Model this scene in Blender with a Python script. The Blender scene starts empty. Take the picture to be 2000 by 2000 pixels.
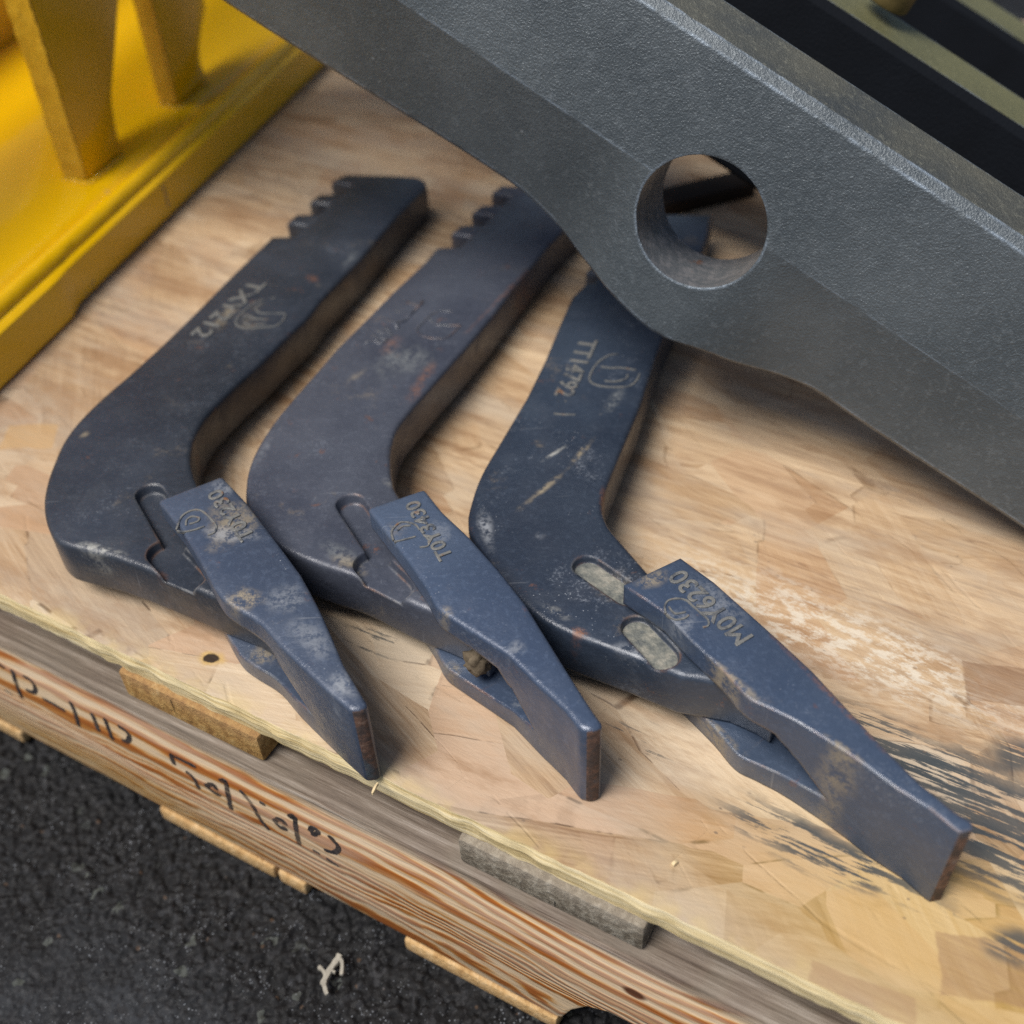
import bpy, bmesh, math, random
import numpy as np
from mathutils import Vector, Matrix, noise as mnoise

S = bpy.context.scene
COL = S.collection
rng = random.Random(7)
nr = np.random.RandomState(5)

# ------------------------------------------------------------------ camera
F = 2280.0            # focal length in photo pixels (2000 px wide)
H = 0.55              # camera height above the panel top (panel top is z = 0)
down = Vector((125.0, 2300.0, F)).normalized()          # nadir seen by the camera (x right, y down, z forward)
upc = -down
fc = Vector((0, 0, 1)); yw = (fc - upc * fc.dot(upc)).normalized(); xw = yw.cross(upc)
R = Matrix((xw, yw, upc))                               # camera axes -> world axes
CAM = Vector((0, 0, H))
cam = bpy.data.cameras.new("camera"); camo = bpy.data.objects.new("camera", cam); COL.objects.link(camo)
m = Matrix((R.col[0], -R.col[1], -R.col[2])).transposed().to_4x4(); m.translation = CAM
camo.matrix_world = m
cam.sensor_width = 36.0; cam.lens = F / 2000.0 * 36.0
cam.clip_start = 0.01; cam.clip_end = 500.0
cam.dof.use_dof = True; cam.dof.focus_distance = 0.655; cam.dof.aperture_fstop = 4.2
S.camera = camo

# ------------------------------------------------------------------ sky, sun, exposure
SUN = Vector((-0.40, -0.24, 0.88)).normalized()         # direction towards the sun
W = bpy.data.worlds.new("World"); S.world = W; W.use_nodes = True
wn = W.node_tree.nodes; wl = W.node_tree.links
sky = wn.new("ShaderNodeTexSky"); sky.sky_type = 'NISHITA'; sky.sun_disc = False
sky.sun_elevation = math.asin(SUN.z); sky.sun_rotation = math.atan2(SUN.x, SUN.y)
sky.dust_density = 3.0; sky.air_density = 1.0
wl.new(sky.outputs[0], wn["Background"].inputs[0]); wn["Background"].inputs[1].default_value = 0.056
sl = bpy.data.lights.new("sun", 'SUN'); sl.energy = 2.9; sl.angle = math.radians(30); sl.color = (1.0, 0.95, 0.88)
so = bpy.data.objects.new("sun", sl); COL.objects.link(so)
so.rotation_euler = SUN.to_track_quat('Z', 'Y').to_euler()
S.view_settings.view_transform = 'Standard'; S.view_settings.look = 'None'
S.view_settings.exposure = 0.55; S.view_settings.gamma = 1.0
S.view_settings.use_curve_mapping = False
S.render.engine = 'CYCLES'
S.cycles.use_denoising = False
S.cycles.use_adaptive_sampling = False
S.cycles.max_bounces = 6

# ------------------------------------------------------------------ helpers: places
def ray(px, py): return R @ Vector(((px - 1000) / F, (py - 1000) / F, 1.0))
def at(px, py, z=0.0):
    d = ray(px, py); return CAM + d * ((z - H) / d.z)
def on(px, py, P, n):
    d = ray(px, py); return CAM + d * ((P - CAM).dot(n) / d.dot(n))
ZUP = Vector((0, 0, 1))

# panel frame: X along the front edge, Y towards the back, Z up
PA = at(0, 1160); PB = at(1300, 1782)
PX = (PB - PA).normalized(); PY = ZUP.cross(PX); PANG = math.atan2(PX.y, PX.x)
def ploc(px, py, z=0.0):
    q = at(px, py, z) - PA; return Vector((q.dot(PX), q.dot(PY), z))

# ------------------------------------------------------------------ helpers: objects
def link(name, me, mat=None, parent=None, loc=None, smooth=None):
    o = bpy.data.objects.new(name, me); COL.objects.link(o)
    if mat is not None:
        for mm in (mat if isinstance(mat, (list, tuple)) else [mat]): me.materials.append(mm)
    if parent is not None: o.parent = parent
    if loc is not None: o.location = loc
    return o
def empty(name, loc, label, cat, group=None, rotz=0.0):
    o = bpy.data.objects.new(name, None); COL.objects.link(o); o.location = loc; o.rotation_euler = (0, 0, rotz)
    o.empty_display_size = 0.02
    return tag(o, label, cat, group)
def tag(o, label, cat, group=None):
    o["label"] = label; o["category"] = cat
    if group: o["group"] = group
    return o
def to_me(name, bm):
    me = bpy.data.meshes.new(name); bm.normal_update(); bm.to_mesh(me); bm.free(); return me
def bake(o):
    """apply the modifiers of o"""
    dg = bpy.context.evaluated_depsgraph_get(); dg.update()
    me = bpy.data.meshes.new_from_object(o.evaluated_get(dg)); old = o.data
    o.modifiers.clear(); o.data = me; bpy.data.meshes.remove(old); return o
def smooth(o, ang=35):
    me = o.data
    for p in me.polygons: p.use_smooth = True
    me.set_sharp_from_angle(angle=math.radians(ang))
    return o
def bevel(o, w, seg=3, ang=30):
    b = o.modifiers.new("b", 'BEVEL'); b.width = w; b.segments = seg; b.limit_method = 'ANGLE'; b.angle_limit = math.radians(ang)
    b.use_clamp_overlap = True
    return bake(o)
def rim_bevel(o, n, w, seg=3):
    me = o.data; bm = bmesh.new(); bm.from_mesh(me)
    ed = [e for e in bm.edges if len(e.link_faces) == 2 and any(abs(f.normal.dot(n)) > 0.9 for f in e.link_faces) and any(abs(f.normal.dot(n)) < 0.5 for f in e.link_faces)]
    bmesh.ops.bevel(bm, geom=ed, offset=w, segments=seg, profile=0.5, affect='EDGES', clamp_overlap=True)
    bm.to_mesh(me); bm.free(); return o
def boolean(o, cutter_me_list):
    for cm in cutter_me_list:
        c = bpy.data.objects.new("cutter", cm); COL.objects.link(c); c.parent = o.parent; c.location = o.location
        bpy.context.view_layer.update()
        b = o.modifiers.new("c", 'BOOLEAN'); b.operation = 'DIFFERENCE'; b.solver = 'EXACT'; b.object = c
        keep = o.data.copy(); bake(o)
        if len(o.data.polygons) < 0.5 * len(keep.polygons): print('boolean lost', o.name); o.data = keep
        else: bpy.data.meshes.remove(keep)
        bpy.data.objects.remove(c); bpy.data.meshes.remove(cm)
    return o
def prism(bot, top):
    """closed prism between two equal rings of points"""
    bm = bmesh.new(); n = len(bot)
    b = [bm.verts.new(p) for p in bot]; t = [bm.verts.new(p) for p in top]
    bm.faces.new(t); bm.faces.new(list(reversed(b)))
    for i in range(n): bm.faces.new((b[i], b[(i + 1) % n], t[(i + 1) % n], t[i]))
    bmesh.ops.recalc_face_normals(bm, faces=bm.faces)
    return bm
def box_bm(x0, x1, y0, y1, z0, z1):
    return prism([Vector((x0, y0, z0)), Vector((x1, y0, z0)), Vector((x1, y1, z0)), Vector((x0, y1, z0))],
                 [Vector((x0, y0, z1)), Vector((x1, y0, z1)), Vector((x1, y1, z1)), Vector((x0, y1, z1))])
def catmull(P, n=6, closed=False):
    out = []; N = len(P); rngi = range(N if closed else N - 1)
    for i in rngi:
        p0 = P[(i - 1) % N] if closed or i > 0 else P[i]; p1 = P[i]; p2 = P[(i + 1) % N]
        p3 = P[(i + 2) % N] if closed or i + 2 < N else p2
        for k in range(n):
            t = k / n
            out.append(0.5 * ((2 * p1) + (p2 - p0) * t + (2 * p0 - 5 * p1 + 4 * p2 - p3) * t * t + (3 * p1 - p0 - 3 * p2 + p3) * t ** 3))
    if not closed: out.append(P[-1].copy())
    return out
def mixed(points, n=5):
    """outline in pixels: (x, y) plain corner, (x, y, 1) smooth point"""
    N = len(points); V = [Vector((p[0], p[1])) for p in points]; sm = [len(p) > 2 for p in points]; out = []
    for i in range(N):
        j = (i + 1) % N
        if sm[i] or sm[j]:
            p0 = V[i - 1] if sm[i] else V[i]; p3 = V[(j + 1) % N] if sm[j] else V[j]
            p1, p2 = V[i], V[j]
            for k in range(n):
                t = k / n
                out.append(0.5 * ((2 * p1) + (p2 - p0) * t + (2 * p0 - 5 * p1 + 4 * p2 - p3) * t * t + (3 * p1 - p0 - 3 * p2 + p3) * t ** 3))
        else: out.append(V[i])
    return out
def ribbon(bm, P, width, nrm, h, curve=True, taper=True):
    """flat stroke of ink or raised line along points P on a surface with normal nrm"""
    if curve and len(P) > 2: P = catmull(P, 6)
    n = len(P); rows = []
    for i, p in enumerate(P):
        t = (P[min(i + 1, n - 1)] - P[max(i - 1, 0)]).normalized(); s = nrm.cross(t).normalized()
        w = width * (0.5 if not (taper and (i == 0 or i == n - 1)) else 0.3)
        w *= 0.85 + 0.3 * mnoise.noise(p * 400)
        rows.append([bm.verts.new(p + s * w - nrm * 0.0008), bm.verts.new(p + s * w * 0.8 + nrm * h), bm.verts.new(p - s * w * 0.8 + nrm * h), bm.verts.new(p - s * w - nrm * 0.0008)])
    for a, b in zip(rows[:-1], rows[1:]):
        for k in range(4): bm.faces.new((a[k], a[(k + 1) % 4], b[(k + 1) % 4], b[k]))
    bm.faces.new(rows[0]); bm.faces.new(list(reversed(rows[-1])))
    return bm

# ------------------------------------------------------------------ helpers: node graphs
class G:
    def __init__(s, name):
        s.m = bpy.data.materials.new(name); s.m.use_nodes = True; s.t = s.m.node_tree
        s.t.nodes.clear(); s.out = s.t.nodes.new("ShaderNodeOutputMaterial")
        s.p = s.t.nodes.new("ShaderNodeBsdfPrincipled"); s.t.links.new(s.p.outputs[0], s.out.inputs[0])
        s.co = s.t.nodes.new("ShaderNodeTexCoord").outputs["Object"]
    def put(s, sock, v):
        if v is None: return
        if isinstance(v, bpy.types.NodeSocket): s.t.links.new(v, sock)
        elif isinstance(v, (tuple, list)) and sock.type == 'RGBA': sock.default_value = tuple(v)[:3] + (1.0,)
        else: sock.default_value = v
    def math(s, op, a, b=None, c=None, clamp=False):
        n = s.t.nodes.new("ShaderNodeMath"); n.operation = op; n.use_clamp = clamp
        s.put(n.inputs[0], a); s.put(n.inputs[1], b); s.put(n.inputs[2], c); return n.outputs[0]
    def mul(s, a, b): return s.math('MULTIPLY', a, b)
    def add(s, a, b): return s.math('ADD', a, b)
    def mr(s, v, a, b, c=0.0, d=1.0, smooth=True):
        n = s.t.nodes.new("ShaderNodeMapRange"); n.clamp = True
        if smooth: n.interpolation_type = 'SMOOTHSTEP'
        s.put(n.inputs[0], v); n.inputs[1].default_value = a; n.inputs[2].default_value = b; n.inputs[3].default_value = c; n.inputs[4].default_value = d
        return n.outputs[0]
    def mapv(s, vec=None, loc=(0, 0, 0), rot=(0, 0, 0), scale=(1, 1, 1), kind='POINT'):
        n = s.t.nodes.new("ShaderNodeMapping"); n.vector_type = kind; s.put(n.inputs[0], vec or s.co)
        n.inputs[1].default_value = loc; n.inputs[2].default_value = rot; n.inputs[3].default_value = scale; return n.outputs[0]
    def noise(s, vec=None, scale=10, detail=4, rough=0.55, dist=0.0, col=False):
        n = s.t.nodes.new("ShaderNodeTexNoise"); s.put(n.inputs["Vector"], vec or s.co); n.inputs["Scale"].default_value = scale
        n.inputs["Detail"].default_value = detail; n.inputs["Roughness"].default_value = rough; n.inputs["Distortion"].default_value = dist
        return n.outputs["Color" if col else "Fac"]
    def vor(s, vec=None, scale=10, feature='F1', out="Distance", rand=1.0, dim='3D', metric='EUCLIDEAN'):
        n = s.t.nodes.new("ShaderNodeTexVoronoi"); n.voronoi_dimensions = dim; n.feature = feature; n.distance = metric if feature != 'DISTANCE_TO_EDGE' else n.distance; s.put(n.inputs["Vector"], vec or s.co)
        n.inputs["Scale"].default_value = scale; n.inputs["Randomness"].default_value = rand; return n.outputs[out]
    def ramp(s, f, stops, interp='LINEAR'):
        n = s.t.nodes.new("ShaderNodeValToRGB"); n.color_ramp.interpolation = interp; e = n.color_ramp.elements
        while len(e) < len(stops): e.new(0.5)
        for k, (p, c) in enumerate(stops): e[k].position = p; e[k].color = tuple(c) + (1.0,)
        s.put(n.inputs[0], f); return n.outputs[0]
    def mix(s, f, a, b, mode='MIX'):
        n = s.t.nodes.new("ShaderNodeMix"); n.data_type = 'RGBA'; n.blend_type = mode; n.clamp_factor = True
        s.put(n.inputs[0], f); s.put(n.inputs[6], a); s.put(n.inputs[7], b); return n.outputs[2]
    def sep(s, v):
        n = s.t.nodes.new("ShaderNodeSeparateXYZ"); s.put(n.inputs[0], v); return n.outputs
    def comb(s, x, y, z):
        n = s.t.nodes.new("ShaderNodeCombineXYZ"); s.put(n.inputs[0], x); s.put(n.inputs[1], y); s.put(n.inputs[2], z); return n.outputs[0]
    def vlen(s, v):
        n = s.t.nodes.new("ShaderNodeVectorMath"); n.operation = 'LENGTH'; s.put(n.inputs[0], v); return n.outputs["Value"]
    def blob(s, c, r, ang=0.0, soft=0.5, wob=0.25, wscale=20.0):
        """stain of its own shape: 1 inside an uneven ellipse on the xy plane, 0 outside"""
        v = s.mapv(None, (c[0], c[1], 0), (0, 0, ang), (r[0], r[1], 1e3), 'TEXTURE')
        d = s.vlen(v)
        if wob: d = s.add(d, s.mul(s.add(s.noise(None, wscale, 3), -0.5), wob * 4))
        return s.mr(d, 1.0, 1.0 - soft)
    def edge(s, r=0.003):
        """how near a sharp edge: worn paint"""
        b = s.t.nodes.new("ShaderNodeBevel"); b.samples = 6; b.inputs[0].default_value = r
        g = s.t.nodes.new("ShaderNodeNewGeometry"); n = s.t.nodes.new("ShaderNodeVectorMath"); n.operation = 'DOT_PRODUCT'
        s.t.links.new(b.outputs[0], n.inputs[0]); s.t.links.new(g.outputs["Normal"], n.inputs[1])
        return s.math('SUBTRACT', 1.0, n.outputs["Value"], clamp=True), b.outputs[0]
    def bump(s, h, dist=0.001, strength=1.0, normal=None):
        n = s.t.nodes.new("ShaderNodeBump"); n.inputs["Distance"].default_value = dist; n.inputs["Strength"].default_value = strength
        s.put(n.inputs["Height"], h); s.put(n.inputs["Normal"], normal); return n.outputs[0]
    def done(s, color, rough=0.5, metal=0.0, normal=None, spec=0.5, coat=None):
        s.put(s.p.inputs["Base Color"], color); s.put(s.p.inputs["Roughness"], rough); s.put(s.p.inputs["Metallic"], metal)
        s.put(s.p.inputs["Normal"], normal); s.p.inputs["Specular IOR Level"].default_value = spec
        if coat: s.p.inputs["Coat Weight"].default_value = coat[0]; s.p.inputs["Coat Roughness"].default_value = coat[1]
        return s.m

# ------------------------------------------------------------------ materials
TAIL = [(740, 380), (1080, 420), (1340, 440)]
TH = 0.034; TT = 0.0665
def sroot(i):
    p = at(*TAIL[i], TH + 0.0005); return Vector((p.x, p.y, 0))
def painted_steel(name, dark, light, seed, dust=0.5, rust=0.5, tan=0.3, rough=0.36, marks=(), ri=0, z=0.045):
    g = G(name); o = g.mapv(None, (seed * 1.7, seed * 0.9, seed * 0.4))
    base = g.mix(g.mr(g.noise(o, 7, 4, 0.55), 0.32, 0.70), [c * 1.12 for c in dark], [c * 1.12 for c in light])
    base = g.mix(g.mul(g.mr(g.noise(o, 260, 4, 0.7), 0.48, 0.72), 0.30), base, [c * 1.7 + 0.008 for c in light])
    patch = g.mr(g.noise(o, 17, 6, 0.75), 0.55, 0.66)
    sp = g.mr(g.noise(o, 520, 4, 0.7), 0.50, 0.62)
    base = g.mix(g.math('MULTIPLY', g.mul(patch, g.add(g.mul(sp, 0.65), 0.06)), dust, clamp=True), base, (0.27, 0.30, 0.35))
    dots = g.mr(g.vor(o, 330), 0.17, 0.08); dens = g.mr(g.noise(o, 26, 3), 0.52, 0.68)
    base = g.mix(g.mul(g.mul(dots, dens), dust), base, (0.36, 0.39, 0.43))
    # hairline scratches
    for a_, k_ in ((0.7, 3), (2.2, 9)):
        sc = g.noise(g.mapv(o, (k_, 0, 0), (0, 0, a_), (9, 420, 9)), 1.0, 2, 0.5)
        base = g.mix(g.mul(g.mul(g.mr(sc, 0.70, 0.75), g.mr(g.noise(o, 20, 2), 0.5, 0.6)), 0.35), base, (0.26, 0.28, 0.31))
    t1 = g.mul(g.mr(g.noise(g.mapv(o, (3, 1, 2)), 20, 7, 0.75), 0.585, 0.68), g.mr(g.noise(o, 300, 4, 0.7), 0.40, 0.6))
    base = g.mix(g.mul(t1, tan), base, (0.27, 0.22, 0.155))
    r1 = g.mr(g.noise(g.mapv(o, (7, 4, 1)), 55, 7, 0.78), 0.62, 0.68)
    base = g.mix(g.mul(r1, rust), base, (0.19, 0.080, 0.038))
    rr = g.mr(g.noise(o, 45, 4, 0.6), 0.3, 0.8, rough - 0.13, rough + 0.16)
    # dirt, scrapes and rust where the photograph shows them
    for (a, b, w_, col, k) in marks:
        A_ = at(a[0], a[1], z) - sroot(ri); B_ = at(b[0], b[1], z) - sroot(ri); c = (A_ + B_) / 2; d = B_ - A_
        mk = g.blob((c.x, c.y), (max(d.length / 2, w_), w_), math.atan2(d.y, d.x), 0.95, 0.42, 38)
        mk = g.mul(mk, g.mr(g.noise(o, 170, 6, 0.8), 0.40, 0.58))
        base = g.mix(g.mul(mk, k), base, col); rr = g.add(rr, g.mul(mk, 0.2))
    e, bn = g.edge(0.0030)
    em = g.mul(g.mr(e, 0.006, 0.12), g.mr(g.noise(o, 55, 6, 0.75), 0.40, 0.60))
    base = g.mix(g.mul(em, 0.75), base, g.mix(g.mr(g.noise(o, 33, 3), 0.44, 0.58), (0.20, 0.205, 0.21), (0.20, 0.105, 0.06)))
    h = g.add(g.mul(g.noise(o, 800, 3, 0.6), 0.30), g.add(g.mul(g.noise(o, 190, 5, 0.65), 0.8), g.mul(g.noise(o, 30, 3), 0.8)))
    return g.done(base, rr, 0.15, g.bump(h, 0.0006, 0.9, bn), 0.6)
DUST = (0.27, 0.29, 0.32); TAN = (0.30, 0.25, 0.17); RUST = (0.24, 0.10, 0.045); PALE = (0.40, 0.40, 0.37); HAZE = (0.16, 0.175, 0.185)
M_SH = [painted_steel("shank_paint_left", (0.019, 0.024, 0.034), (0.037, 0.045, 0.062), 1, 0.30, 0.5, 0.30, 0.36, [
            ((400, 655), (480, 560), 0.010, TAN, 0.75), ((455, 600), (520, 640), 0.014, TAN, 0.35), ((150, 1068), (260, 1095), 0.005, PALE, 0.8), ((378, 850), (382, 930), 0.003, RUST, 0.9),
            ((470, 755), (640, 570), 0.0022, DUST, 0.6), ((590, 520), (625, 540), 0.006, RUST, 0.6), ((550, 660), (560, 680), 0.004, RUST, 0.7), ((660, 520), (700, 470), 0.008, HAZE, 0.8), ((150, 860), (180, 840), 0.004, TAN, 0.6), ((300, 1110), (330, 1135), 0.004, RUST, 0.5)], 0),
        painted_steel("shank_paint_middle", (0.034, 0.040, 0.060), (0.066, 0.075, 0.100), 2.3, 0.30, 0.55, 0.35, 0.36, [
            ((690, 740), (870, 660), 0.022, HAZE, 0.9), ((790, 800), (850, 690), 0.006, RUST, 0.55), ((740, 690), (790, 640), 0.008, RUST, 0.4), ((660, 760), (730, 700), 0.006, TAN, 0.5), ((900, 650), (1060, 480), 0.003, RUST, 0.5),
            ((640, 1090), (720, 1120), 0.006, TAN, 0.7), ((490, 930), (540, 830), 0.006, DUST, 0.5), ((620, 1060), (700, 1110), 0.008, HAZE, 0.6), ((745, 930), (770, 960), 0.005, PALE, 0.6)], 1),
        painted_steel("shank_paint_right", (0.018, 0.026, 0.044), (0.035, 0.049, 0.074), 3.9, 0.65, 0.4, 0.35, 0.36, [
            ((1010, 1000), (1110, 915), 0.0038, TAN, 0.9), ((1100, 925), (1165, 845), 0.0038, TAN, 0.9), ((1050, 905), (1110, 865), 0.0020, PALE, 0.8), ((1180, 800), (1220, 750), 0.006, HAZE, 0.9), ((940, 990), (960, 1090), 0.006, DUST, 0.8),
            ((1040, 1180), (1120, 1220), 0.005, PALE, 0.6), ((1110, 1235), (1150, 1250), 0.004, RUST, 0.8), ((1190, 1265), (1290, 1300), 0.006, DUST, 0.7), ((1180, 1110), (1220, 1180), 0.016, TAN, 0.45), ((1180, 940), (1176, 1010), 0.003, RUST, 0.6), ((1040, 1040), (1065, 1060), 0.006, DUST, 0.5)], 2)]
M_TO = [painted_steel("tooth_paint_left", (0.042, 0.057, 0.092), (0.068, 0.089, 0.132), 5, 0.8, 0.3, 0.2, 0.34, [
            ((400, 960), (470, 945), 0.010, DUST, 0.7), ((400, 1010), (500, 1040), 0.022, TAN, 0.75), ((360, 1035), (540, 1055), 0.008, DUST, 0.7), ((440, 1165), (520, 1175), 0.010, TAN, 0.8), ((520, 1175), (600, 1160), 0.014, DUST, 0.6), ((640, 1300), (700, 1370), 0.010, DUST, 0.8), ((560, 1200), (660, 1300), 0.012, DUST, 0.45)], 0, 0.066),
        painted_steel("tooth_paint_middle", (0.040, 0.059, 0.102), (0.062, 0.087, 0.138), 6.2, 0.4, 0.2, 0.1, 0.32, [
            ((760, 1020), (790, 1050), 0.008, TAN, 0.35), ((840, 1010), (880, 1070), 0.008, DUST, 0.4), ((850, 1180), (890, 1210), 0.005, TAN, 0.6), ((1000, 1260), (1020, 1270), 0.006, DUST, 0.5)], 1, 0.066),
        painted_steel("tooth_paint_right", (0.035, 0.053, 0.092), (0.054, 0.077, 0.122), 7.7, 0.3, 0.3, 0.1, 0.32, [
            ((1235, 1150), (1300, 1120), 0.008, TAN, 0.75), ((1330, 1120), (1480, 1250), 0.012, DUST, 0.5), ((1290, 1200), (1370, 1230), 0.012, DUST, 0.4), ((1350, 1260), (1500, 1385), 0.004, TAN, 0.7), ((1600, 1430), (1700, 1500), 0.003, TAN, 0.7), ((1480, 1215), (1800, 1540), 0.003, RUST, 0.6)], 2, 0.066)]
def worn_letters():
    g = G("worn_raised_steel")
    c = g.mix(g.mr(g.noise(None, 120, 4, 0.7), 0.30, 0.52), (0.045, 0.056, 0.078), (0.19, 0.19, 0.18))
    c = g.mix(g.mr(g.noise(None, 60, 3, 0.7), 0.58, 0.68), c, (0.20, 0.10, 0.05))
    return g.done(c, 0.45, 0.3, g.bump(g.noise(None, 600, 3), 0.0004))
M_LET = worn_letters()
def rusty_face():
    g = G("rusty_tooth_edge")
    c = g.ramp(g.noise(None, 110, 6, 0.75), [(0.3, (0.035, 0.032, 0.034)), (0.46, (0.075, 0.05, 0.042)), (0.56, (0.16, 0.085, 0.058)), (0.70, (0.22, 0.19, 0.165))])
    c = g.mix(g.mr(g.noise(None, 35, 3), 0.5, 0.62), c, (0.07, 0.09, 0.11))
    return g.done(c, 0.75, 0.1, g.bump(g.noise(None, 350, 5, 0.7), 0.001))
M_RUST = rusty_face()
def pale_scale():
    g = G("pale_mill_scale")
    c = g.ramp(g.noise(None, 120, 6, 0.7), [(0.32, (0.06, 0.072, 0.08)), (0.5, (0.17, 0.175, 0.155)), (0.66, (0.30, 0.285, 0.24))])
    return g.done(c, 0.6, 0.1, g.bump(g.noise(None, 300, 5), 0.001))
M_PALE = pale_scale()
def cast_steel(name, a, b, tint, rough=0.42, metal=0.25, bs=1.0):
    g = G(name)
    c = g.mix(g.mr(g.noise(None, 9, 4, 0.6), 0.3, 0.7), a, b)
    c = g.mix(g.mul(g.mr(g.noise(None, 260, 3, 0.6), 0.5, 0.72), 0.45), c, tint)
    c = g.mix(g.mr(g.vor(None, 15), 0.045, 0.025), c, g.mix(g.mr(g.noise(None, 6, 2), 0.5, 0.52), c, (0.20, 0.06, 0.03)))
    c = g.mix(g.mul(g.mr(g.vor(g.mapv(None, (2, 5, 1)), 26), 0.045, 0.02), 0.35), c, (0.34, 0.38, 0.42))
    e, bn = g.edge(0.003)
    c = g.mix(g.mul(g.mul(g.mr(e, 0.0008, 0.012), g.mr(g.noise(None, 45, 6, 0.75), 0.38, 0.60)), 0.85), c, (0.26, 0.32, 0.39))  # pale blue ridge lines: edge wear plus a highlight put into the colour
    pit = g.noise(None, 780, 3, 0.6); big = g.noise(None, 130, 3, 0.5)
    h = g.add(g.mul(pit, 1.0), g.mul(big, 0.8))
    return g.done(c, g.mr(pit, 0.3, 0.7, rough + 0.12, rough - 0.08), metal, g.bump(h, 0.0007, bs, bn))
M_CAST = cast_steel("cast_grey_steel", (0.070, 0.086, 0.099), (0.112, 0.132, 0.147), (0.15, 0.175, 0.195), 0.34, 0.3)
M_TOP = cast_steel("worn_steel_with_reflection", (0.08, 0.09, 0.095), (0.20, 0.19, 0.145), (0.36, 0.35, 0.27), 0.32, 0.5, 1.4)  # worn metal; its yellowish tint is a reflection put into the colour
M_OLIVE = cast_steel("olive_reflection_steel", (0.13, 0.13, 0.065), (0.18, 0.175, 0.085), (0.25, 0.24, 0.13), 0.45, 0.3, 1.0)  # olive is the yellow machine's reflection, put into the base colour
def bore():
    g = G("machined_bore")
    c = g.mix(g.mr(g.noise(g.mapv(None, scale=(3, 3, 3)), 60, 4, 0.7), 0.4, 0.65), (0.16, 0.175, 0.19), (0.27, 0.27, 0.28))
    c = g.mix(g.mr(g.noise(None, 55, 4, 0.7), 0.64, 0.72), c, (0.25, 0.13, 0.08))
    return g.done(c, 0.38, 0.5, g.bump(g.noise(None, 500, 3), 0.0005))
M_BORE = bore()
def shaded_black_paint():  # black paint with the shade between the rear bars put into the colour
    g = G("shaded_black_paint"); c = g.mix(g.noise(None, 40, 4), (0.002, 0.003, 0.005), (0.005, 0.007, 0.011))
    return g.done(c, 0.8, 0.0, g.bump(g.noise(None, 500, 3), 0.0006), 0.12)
M_BLACK = shaded_black_paint()
def yellow():
    g = G("yellow_enamel")
    c = g.mix(g.noise(None, 12, 4), (0.74, 0.43, 0.0), (0.80, 0.48, 0.0))
    c = g.mix(g.mr(g.noise(None, 60, 5, 0.7), 0.70, 0.74), c, (0.42, 0.30, 0.16))
    e, bn = g.edge(0.002)
    c = g.mix(g.mul(g.mr(e, 0.05, 0.25), g.mr(g.noise(None, 55, 4, 0.7), 0.58, 0.64)), c, (0.12, 0.13, 0.14))
    h = g.add(g.mul(g.noise(None, 120, 3), 0.15), g.mul(g.noise(None, 25, 3), 1.6))
    return g.done(c, 0.30, 0.0, g.bump(h, 0.0008, 1.0, bn), 0.4, (0.5, 0.06))
M_YEL = yellow()
def yellow_rough():
    g = G("yellow_flame_cut_edge")
    c = g.mix(g.noise(None, 60, 4), (0.50, 0.29, 0.01), (0.70, 0.42, 0.03))
    v = g.mapv(None, scale=(1, 1, 0.15))
    return g.done(c, 0.4, 0.0, g.bump(g.noise(v, 220, 4, 0.7), 0.004), 0.5, (0.4, 0.2))
M_YELR = yellow_rough()
def bare_scrape():
    g = G("scraped_bare_steel"); return g.done(g.mix(g.noise(None, 150, 3), (0.10, 0.115, 0.13), (0.25, 0.25, 0.25)), 0.5, 0.5)
M_SCR = bare_scrape()

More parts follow.
